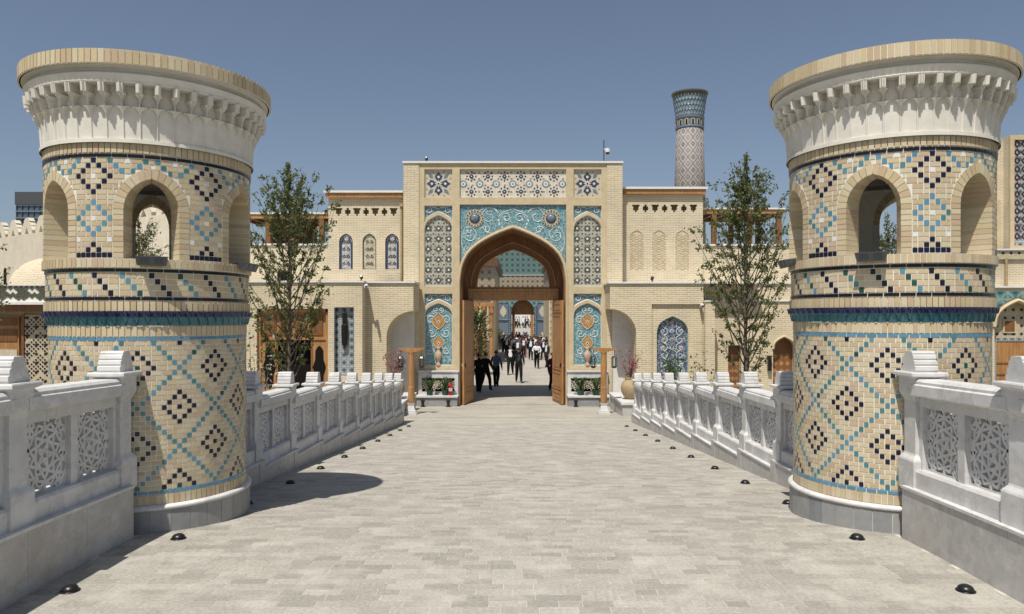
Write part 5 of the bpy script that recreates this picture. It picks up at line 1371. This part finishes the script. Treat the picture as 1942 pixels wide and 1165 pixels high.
def person(x, yf, pose, top, leg, shirt, face, label, group=None, skirt=None, D=None, zg=CZ, tie=None, sc=1.0, bag=False, female=False):
    if D is None: D = (CAMZ - CZ)*F/(yf - PY)
    key = (pose, top, leg, shirt)
    if key not in pcache:
        v, f, r = PMESH[pose]; me = bpy.data.meshes.new('person'); me.from_pydata(v, [], f)
        cm = {'skin': SKIN, 'torso': CM_[top], 'arm': CM_[top], 'leg': CM_[leg], 'shoe': SHOE, 'shirt': CM_[shirt]}
        for g_ in REG: me.materials.append(cm[g_])
        me.polygons.foreach_set('material_index', [REG.index(t) for t in r]); me.polygons.foreach_set('use_smooth', [True]*len(f)); me.update()
        zmin = min(p.z for p in v); me.transform(Matrix.Translation((0, 0, -zmin))); pcache[key] = (me, zmin)
    me, zmin = pcache[key]
    o = ob('person', me, None, (px(x, D), D, zg+.002), (0, 0, R(face))); o.scale = (sc, sc, sc)
    o['label'] = label; o['category'] = 'person'
    if group: o['group'] = group
    ob('hair', HAIRL if female else HAIRM, o, (0, 0, -zmin), local=True)
    if tie: MB().plate([(-.018,1.46),(.018,1.46),(.032,1.16),(0,1.10),(-.032,1.16)], [], -.150, -.140).obj('tie', CM_[tie], o, local=True).location = (0, 0, -zmin)
    if skirt:
        b = MB(); pr = [(.15,1.02),(.165,.95),(.19,.75),(.22,.48)] if skirt[1] == 'skirt' else [(.16,1.10),(.17,.95),(.21,.65),(.24,.30)]
        b.lathe(pr, 18, cap=False); sk_ = b.obj('skirt', CM_[skirt[0]], o, local=True, smooth=True); sk_.location = (0, 0, -zmin); sk_.scale = (1, .85, 1)
    if bag:
        t = ob('shoulder_bag', MB().box(-.13,.13,-.06,.06,-.09,.09).box(-.09,.09,-.075,-.058,-.06,.04).mesh('shoulder_bag', CM_['black']), None, (px(x, D)-.05, D-.24, zg+1.08))
        t['label'] = 'black bag held at the chest by the man in white shirt'; t['category'] = 'bag'
    return o
NEARP = 'people near the open doors'
person(908, 745, 'stand', 'black', 'black', 'charcoal', 160, 'person all in black standing half behind the open door leaf')
person(921, 741, 'walk2', 'black', 'black', 'white', 150, 'person in black suit seen from behind between two others by the door leaf')
person(941, 734, 'shirt', 'blue', 'black', 'blue', 165, 'person in dark blue shirt and black trousers walking away into the court')
person(984, 726, 'walk', 'black', 'black', 'charcoal', 4, 'person in black suit with grey tie walking alone toward the gate', tie='grey')
person(968, 711, 'walk2', 'black', 'black', 'white', -6, 'person in open black suit and white shirt, a step behind the grey tie walker')
person(1018, 699, 'hold', 'white', 'black', 'white', -4, 'person in white shirt and black trousers holding a black bag', bag=True)
person(1037.5, 697, 'stand', 'charcoal', 'black', 'white', -60, 'person in dark suit standing sideways next to the white shirt bag holder')
person(1049, 742, 'stand', 'plum', 'black', 'black', 20, 'person in plum jacket half hidden by the open door leaf with handle')
person(1006.5, 683, 'walk', 'navy', 'black', 'white', 0, 'person in navy suit walking just behind the white shirt bag holder')
person(957.5, 669, 'stand', 'navy', 'black', 'white', 10, 'person in navy suit standing still in front of the inner gateway panel')
person(968, 670, 'shirt', 'white', 'grey', 'white', 170, 'person in white shirt and grey trousers seen from behind')
person(985, 676, 'walk2', 'charcoal', 'charcoal', 'blue', 5, 'person in charcoal jacket and blue shirt in the crowd')
person(995, 676, 'stand', 'pink', 'pink', 'pink', 0, 'person in long pink dress in the crowd', skirt=('pink', 'dress'), female=True, sc=.95)
person(919, 677, 'stand', 'grey', 'grey', 'white', 25, 'person in grey suit standing by the leafy pot plants')
person(933, 675, 'stand', 'white', 'sky', 'white', -20, 'person in white blouse and blue skirt by the leafy pot plants', skirt=('sky', 'skirt'), female=True, sc=.94)
rnd = random.Random(11); used = []
tops = [('navy','black','white'), ('black','black','white'), ('charcoal','black','white'), ('black','black','white'), ('white','black','white'), ('charcoal','charcoal','white'), ('black','black','charcoal'), ('grey','grey','white'), ('white','charcoal','white'), ('plum','black','plum'), ('blue','black','blue')]
word = {'navy':'navy suit', 'black':'black suit', 'white':'white shirt', 'charcoal':'charcoal suit', 'grey':'grey suit', 'plum':'plum jacket', 'blue':'blue shirt'}
n = 0
while n < 58:
    x = rnd.uniform(953, 1044); yf = 656 + 28*rnd.random()**1.3
    if any(abs(x-a)*1.0 + abs(yf-c)*1.6 < 3.6 for a, c in used): continue
    used.append((x, yf)); tp_, lg_, st_ = tops[n % len(tops)]
    ps = rnd.choice(('stand','walk','walk2','stand')) if tp_ not in ('white','blue') else 'shirt'
    away = rnd.random() < .25; how = 'turned away' if away else 'striding' if ps[:4] == 'walk' else 'standing'
    person(x, yf, ps, tp_, lg_, st_, 180 if away else rnd.uniform(-40, 40), f'person in {word[tp_]} {how} within the crowd before the inner gateway', f'crowd members {how} in {word[tp_]}', sc=rnd.uniform(.94, 1.03)); n += 1
for i, x in enumerate((979, 984, 992, 996, 1000, 1007)):
    tp_ = ('black','white','white','charcoal','navy','white')[i]
    person(x, 0, ('stand', 'shirt', 'walk', 'stand', 'walk2', 'shirt')[i], tp_, 'black', 'white', (10, 60, -20, 90, -50, 180)[i], f'tiny far person in {word[tp_]} on the rise beyond the inner gateway', f'far people on the rise in {word[tp_]}', D=106+(i*7) % 5, zg=.3)

# ------------------------------------------------------------------ trees and plants
def leaf_quad(b, p, n, s, rnd):
    t = n.orthogonal().normalized(); t = Matrix.Rotation(rnd.uniform(0, 2*PI), 3, n) @ t; u = n.cross(t)
    b.v += [tuple(p - t*s*.5), tuple(p + u*s*.27), tuple(p + t*s*.55), tuple(p - u*s*.27)]
    k = len(b.v); b.f.append((k-4, k-3, k-2, k-1)); b.m.append(0)
def tree(x, y, z0, H, W, seed, label, nl=5200, trunkh=.26, leaf='leaf', lsize=.088, name='elm_tree', cat='tree', group='young elm trees beside the bridge'):
    rnd = random.Random(seed); t = thing(name, (x, y, z0), label, cat, group)
    tr = MB(); lf = MB(); tips = []
    tr.tube([(0,0,-.1),(rnd.uniform(-.03,.03),0,H*.15),(rnd.uniform(-.05,.05),.02,H*.4),(rnd.uniform(-.06,.06),0,H*.7),(0,0,H*.97)], [H*.0105,H*.0095,H*.0055,H*.0028,.003], 8)
    nb_ = 64
    for i in range(nb_):
        f = trunkh + (1-trunkh)*(i/nb_)*.97; zb_ = H*f*.88
        a = i*2.39996 + rnd.uniform(-.3, .3)
        g_ = (f-trunkh)/(1-trunkh); env = (min(1, .55+g_*1.9) if g_ < .3 else 1.0 - ((g_-.3)/.7)**1.15*.86)          # oval envelope
        ln = W*.5*env*rnd.uniform(.6, 1.1) + .06; rise_ = ln*rnd.uniform(1.3, 2.6)
        pts = []; L_ = 6
        for k in range(L_+1):
            u = k/L_; rr = ln*(u**.85); zz = zb_ + rise_*(u**1.15)
            pts.append(Vector((rr*math.cos(a) + rnd.uniform(-.03,.03), rr*math.sin(a) + rnd.uniform(-.03,.03), zz)))
        tr.tube(pts, [H*.0033*(1-.8*k/L_)*(1.1-f*.6) for k in range(L_+1)], 5)
        for k in range(2, L_+1):
            for q_ in range(3):
                a2 = a + rnd.uniform(-1.3, 1.3); l2 = rnd.uniform(.12, .34)*(.6+.5*W/2.2)
                e2 = pts[k] + Vector((math.cos(a2)*l2*.7, math.sin(a2)*l2*.7, rnd.uniform(.0, .9)*l2))
                tr.tube([pts[k], (pts[k]+e2)/2 + Vector((0,0,.02)), e2], [.006,.004,.002], 4); tips.append((pts[k], e2))
    tips += [(Vector((0,0,H*(.80+.17*k/30))), Vector((rnd.uniform(-.16,.16)*(1-k/34), rnd.uniform(-.16,.16), H*(.82+.18*k/30)))) for k in range(30)]*2
    for i in range(nl):
        a_, e2 = rnd.choice(tips); u = rnd.uniform(.15, 1.1); p = a_ + (e2-a_)*u + Vector((rnd.gauss(0,.028), rnd.gauss(0,.028), rnd.gauss(0,.028)))
        nn = Vector((rnd.gauss(0,1), rnd.gauss(0,1), rnd.gauss(.5,.8))); nn = nn.normalized() if nn.length > .01 else Vector((0,0,1))
        leaf_quad(lf, p, nn, lsize*rnd.uniform(.6, 1.2), rnd)
    tr.obj('trunk', M['bark'], t, local=True, smooth=True); lf.obj('crown', M[leaf], t, local=True)
    return t
TD = 19.0
tree(px(547, TD), TD, -1.6, pz(306, TD)+1.6, 2.5, 5, 'airy young elm in front of the carved double door', 8600)
tree(px(1415, TD), TD, -1.6, pz(288, TD)+1.6, 2.5, 9, 'airy young elm in front of the small wooden doors', 8600)
tree(px(262, 20), 20, -1.6, 6.3, 1.9, 15, 'young elm glimpsed through the open window of the tower', 3000)
tree(px(-62, 19), 19, -1.6, 6.0, 1.7, 17, 'young elm at the edge of the tiled house with lattice parapet', 3000)
tree(px(1682, 22), 22, -1.6, 6.6, 1.9, 21, 'young elm seen through the window of the sunlit side tower', 3000)
tree(px(903, 42), 42, CZ, 3.6, 2.0, 23, 'bushy pale tree in the court beside the open door leaf', 2600, .08, 'leaf_b', .13, 'court_tree', 'tree', 'court trees')
def shrub(x, y, z0, r, h, n, leaf, label, name='shrub', seed=1, cat='shrub', group=None, lsize=.09, stems=7):
    rnd = random.Random(seed); t = thing(name, (x, y, z0), label, cat, group); st = MB(); lf = MB()
    for i in range(stems):
        a = rnd.uniform(0, 2*PI); e = Vector((math.cos(a)*r*rnd.uniform(.3,.9), math.sin(a)*r*rnd.uniform(.3,.9), h*rnd.uniform(.6,1)))
        mid = e*.5 + Vector((0,0,h*.12)); st.tube([(0,0,0), mid, e], [.014,.009,.004], 5)
        for k in range(n//stems):
            u = rnd.uniform(.25, 1.05); p = (mid*(2*u) if u < .5 else mid + (e-mid)*(2*u-1)) + Vector((rnd.gauss(0,r*.22), rnd.gauss(0,r*.22), rnd.gauss(0,h*.09)))
            if p.z < .03: p.z = .05
            nn = Vector((rnd.gauss(0,1), rnd.gauss(0,1), abs(rnd.gauss(.6,.7)))).normalized(); leaf_quad(lf, p, nn, lsize*rnd.uniform(.6,1.3), rnd)
    st.obj('stem', M['bark'], t, local=True); lf.obj('foliage', M[leaf], t, local=True); return t
shrub(px(1278, 23.5), 23.5, -1.55, .55, 2.3, 900, 'leaf_b', 'leafy shrub growing in front of the blue tile niche', seed=3, lsize=.10, stems=14)
shrub(px(1340, 22.5), 22.5, -1.5, .6, 2.0, 240, 'leaf_b', 'thin spreading shrub beside the brick pier', seed=5, stems=9)
for i, (x, y, h, lb_) in enumerate(((-4.9, 5.0, 2.1, 'green shrub behind the shaded balustrade, before the tower'), (-5.6, 6.3, 2.0, 'green shrub outside the shaded balustrade, beside the tower foot'), (5.0, 5.1, 2.0, 'green shrub behind the sunlit balustrade, before the tower'), (5.7, 6.6, 1.9, 'green shrub outside the sunlit balustrade, beside the tower foot'))):
    shrub(x, y, -1.6, .55, h, 1100, 'leaf_b', lb_, seed=30+i, lsize=.08, stems=16)
shrub(px(482, 13), 13.0, -1.6, .35, 3.1, 700, 'petal_w', 'pale flowering climber rising beside the tower and balustrade', name='climber', seed=41, cat='plant', lsize=.07, stems=10)
shrub(px(498, 16), 16, -1.55, .5, 2.0, 500, 'petal', 'dark flowering shrub behind the balustrade near the carved door', name='flowering_shrub', seed=43, cat='shrub', lsize=.08, stems=12)

# ------------------------------------------------------------------ lamp posts, planters and small things before the gate
def lamp_post(x, D, label):
    z = zf(D); t = thing('lamp_post', (x, D, z), label, 'lamp post', 'wooden lantern posts before the gateway')
    b = MB()
    for h, (z0, z1) in ((.19, (0, .07)), (.16, (.07, .13))): b.box(-h,h,-h,h,z0,z1)
    b.add([(-.13,-.13,.13),(.13,-.13,.13),(.13,.13,.13),(-.13,.13,.13),(-.09,-.09,.28),(.09,-.09,.28),(.09,.09,.28),(-.09,.09,.28),(-.11,-.11,.36),(.11,-.11,.36),(.11,.11,.36),(-.11,.11,.36)],
          [(0,1,5,4),(1,2,6,5),(2,3,7,6),(3,0,4,7),(4,5,9,8),(5,6,10,9),(6,7,11,10),(7,4,8,11),(8,9,10,11)]); b.obj('base', M['marble'], t, local=True)
    MB().lathe([(.095,.36),(.105,.40),(.105,.80),(.108,.85),(.098,.88),(.098,1.55),(.088,1.90),(.098,1.95),(.098,1.98)], 16).obj('column', M['wood'], t, local=True, smooth=False)
    b = MB(); pr = [(-.40,2.06),(-.40,2.10),(.40,2.10),(.40,2.06),(.22,2.00),(.12,1.98),(-.12,1.98),(-.22,2.00)]
    b.plate([(x_, z_) for x_, z_ in pr], [], -.07, .07).obj('cross_beam', M['wood'], t, local=True)
    for s in (-1, 1):
        l = thing('lantern', (x + s*.33, D, z+1.5), f'black glass lantern on the {"gate" if s*x < 0 else "outer"} end of the {"shaded" if x < 0 else "sunlit"} side post beam', 'lantern', 'hanging lanterns')
        b = MB(); b.tube([(0,0,.34),(0,0,.56)], .008, 6); b.lathe([(.10,.28),(.06,.33),(.02,.35)], 6); b.lathe([(.09,0),(.10,.02),(.05,-.04)], 6)
        for k in range(6): a = k*PI/3; b.tube([(.085*math.cos(a),.085*math.sin(a),.02),(.09*math.cos(a),.09*math.sin(a),.28)], .010, 4)
        b.obj('cage', M['black'], l, local=True); MB().lathe([(.07,.02),(.075,.27)], 6).obj('glass', M['glass'], l, local=True)
    return t
lamp_post(px(780, 23.4), 23.4, 'wooden lantern post beside the clay pot on the shaded side')
lamp_post(px(1145, 23.4), 23.4, 'wooden lantern post beside the clay pot on the sunlit side')
def pot_plant(x, y, z, r, h, label, seed, leaf='leaf_b', pot='green_pot', palm=True):
    t = thing('pot_plant', (x, y, z), label, 'pot plant', 'green potted plants on the marble benches'); rnd = random.Random(seed)
    MB().lathe([(.10,0),(.13,.18),(.14,.2),(.12,.2),(.11,.16)], 14).obj('pot', M[pot], t, local=True)
    lf = MB()
    for i in range(34):
        a = rnd.uniform(0, 2*PI); ln = r*rnd.uniform(.5, 1.1); hh = h*rnd.uniform(.5, 1)
        pts = [Vector((math.cos(a)*ln*u, math.sin(a)*ln*u, .18 + hh*math.sin(u*2.2))) for u in (0,.3,.6,.85,1)]
        sdv = Vector((-math.sin(a), math.cos(a), 0)); k = len(lf.v)
        for u, p in zip((.2,1,.9,.6,.05), pts): lf.v += [tuple(p - sdv*.022*u), tuple(p + sdv*.022*u)]
        for j_ in range(4): lf.f.append((k+2*j_, k+2*j_+1, k+2*j_+3, k+2*j_+2)); lf.m.append(0)
    lf.obj('foliage', M[leaf], t, local=True)
def amphora(x, y, z, label, seed):
    t = thing('clay_pot', (x, y, z), label, 'pot', 'big clay pots with blossom branches')
    MB().lathe([(.13,0),(.15,.02),(.25,.18),(.29,.34),(.26,.50),(.17,.60),(.14,.64),(.18,.68),(.17,.69),(.12,.65)], 28).obj('pot', M['clay'], t, local=True, smooth=True)
    rnd = random.Random(seed); st = MB(); lf = MB()
    for i in range(11):
        a = rnd.uniform(0, 2*PI); e = Vector((math.cos(a)*rnd.uniform(.1,.5), math.sin(a)*.3, rnd.uniform(1.0,1.55)))
        st.tube([(0,0,.6), e*.5+Vector((0,0,.35)), e], [.01,.007,.004], 5)
        for k in range(40):
            u = rnd.uniform(.3, 1.05); p = Vector((0,0,.6)).lerp(e, u) + Vector((rnd.gauss(0,.05), rnd.gauss(0,.05), rnd.gauss(0,.06)))
            leaf_quad(lf, p, Vector((rnd.gauss(0,1), rnd.gauss(0,1), rnd.gauss(0,1))).normalized(), rnd.uniform(.04,.09), rnd)
    st.obj('branch', M['bark'], t, local=True); lf.obj('blossom', M['petal'], t, local=True)
for s, side in ((-1, 'shaded'), (1, 'sunlit')):
    a, c = sorted((XC + s*(AH+.06), XC + s*178/SP)); z0 = -1.44; yb_ = PD-.75
    bn = thing('marble_bench', ((a+c)/2, PD-.4, z0), f'white marble planter bench with star lattice on the {side} side of the doors', 'bench', 'marble planter benches')
    MB().box(a, c, yb_+.05, PD-.05, z0, z0+.36).obj('bench_base', M['slab'], bn)
    MB().box(a-.03, c+.03, yb_, PD-.05, z0+.361, z0+.42).obj('bench_slab', M['marble'], bn)
    MB().plate(rect(a, c, z0+.421, z0+1.24), [rect(a+.13, c-.13, z0+.52, z0+1.02)], PD-.20, PD-.052).obj('lattice_frame', M['marble'], bn)
    MB().box(a-.03, c+.03, PD-.24, PD-.05, z0+1.241, z0+1.30).obj('frame_cap', M['marble'], bn)
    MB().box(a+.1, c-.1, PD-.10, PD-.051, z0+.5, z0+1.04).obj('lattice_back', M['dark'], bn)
    b = MB(); nst = 4
    W_ = c-a-.26; step = W_/nst
    for k in range(nst):
        cx, cz = a+.13+step*(k+.5), z0+.77
        for j_ in range(8):
            a0, a1 = 2*PI*j_/8, 2*PI*(j_+3)/8; r_ = .22
            p, q_ = Vector((cx+r_*math.cos(a0), 0, cz+r_*math.sin(a0))), Vector((cx+r_*math.cos(a1), 0, cz+r_*math.sin(a1)))
            b.tube([(p.x, PD-.14-.001*j_, p.z), (q_.x, PD-.14-.001*j_, q_.z)], .017, 4)
        b.lathe([(.055,-.01),(.055,.01)], 8, (0,0,0)); 
        for i_ in range(len(b.v)-16, len(b.v)): v = b.v[i_]; b.v[i_] = (v[0]+cx, PD-.15+v[2], v[1]+cz)
    b.obj('star_lattice', M['cream'], bn)
    for k, xx in enumerate((a+.45, c-.45)):
        where = 'door' if (k == 0) == (s > 0) else 'lantern post'
        pot_plant(xx, PD-.45, z0+.421, .42, .50, f'green potted palm nearest the {where} on the {side} marble bench', 50+k+s)
    for k, xx in enumerate((a+.25, c-.3)):
        t = thing('floor_lamp', (xx, yb_-.12, zf(yb_-.12)), f'small black floor lamp before the {side} bench, nearest the {"door" if (k == 0) == (s > 0) else "lantern post"}', 'floor lamp', 'small black floor lamps')
        MB().box(-.08,.08,-.08,.08,0,.03).box(-.05,.05,-.05,.05,.03,.06).obj('base', M['black'], t, local=True)
        MB().lathe([(.045,.06),(.05,.10),(.075,.22),(.075,.24)], 12).obj('shade', M['black'], t, local=True)
    # low side bench with the clay pot, between gate and balustrade
    sb0, sb1 = sorted((s*3.55 + (.0 if s < 0 else -.35), s*4.25 + (.0 if s < 0 else -.3)))
    t = thing('low_bench', ((sb0+sb1)/2, 24.5, zf(24.5)), f'low marble ledge under the clay pot on the {side} side', 'ledge', 'low marble ledges')
    MB().box(sb0, sb1, 22.6, 25.7, -1.5, -.86).obj('ledge_base', M['grey_marble'], t); MB().box(sb0-.04, sb1+.04, 22.55, 25.7, -.859, -.79).obj('ledge_slab', M['marble'], t)
    amphora((sb0+sb1)/2, 23.6, -.789, f'big clay pot with pink blossom branches on the {side} marble ledge', 60+s)
fe = thing('fire_extinguisher', (XC-AH-.32, PD-.5, -1.019), 'red fire extinguisher standing on the marble bench by the door', 'fire extinguisher')
MB().lathe([(.07,0),(.075,.02),(.075,.36),(.05,.42),(.025,.44),(.025,.48)], 16).obj('cylinder', M['red'], fe, local=True)
MB().box(-.02,.06,-.015,.015,.48,.52).box(-.02,.09,-.01,.01,.53,.55).obj('valve', M['black'], fe, local=True)
MB().tube([(.03,0,.49),(.10,0,.42),(.10,0,.20),(.09,0,.10)], .011, 6).obj('hose', M['black'], fe, local=True)
MB().lathe([(.0765,.15),(.0765,.27)], 16, cap=False).obj('paper_label', M['coping'], fe, local=True)
for i, (x, y) in enumerate(((936, 668), (948, 662))):
    D = 3.246*F/(y-PY+6); shrub(px(x, D), D, CZ, .7, 2.2, 700, 'leaf_b', ('round leafy shrub in a court pot beside the blue skirt person', 'smaller leafy shrub in front of the inner gateway panel')[i], seed=70+i, lsize=.14, stems=14)
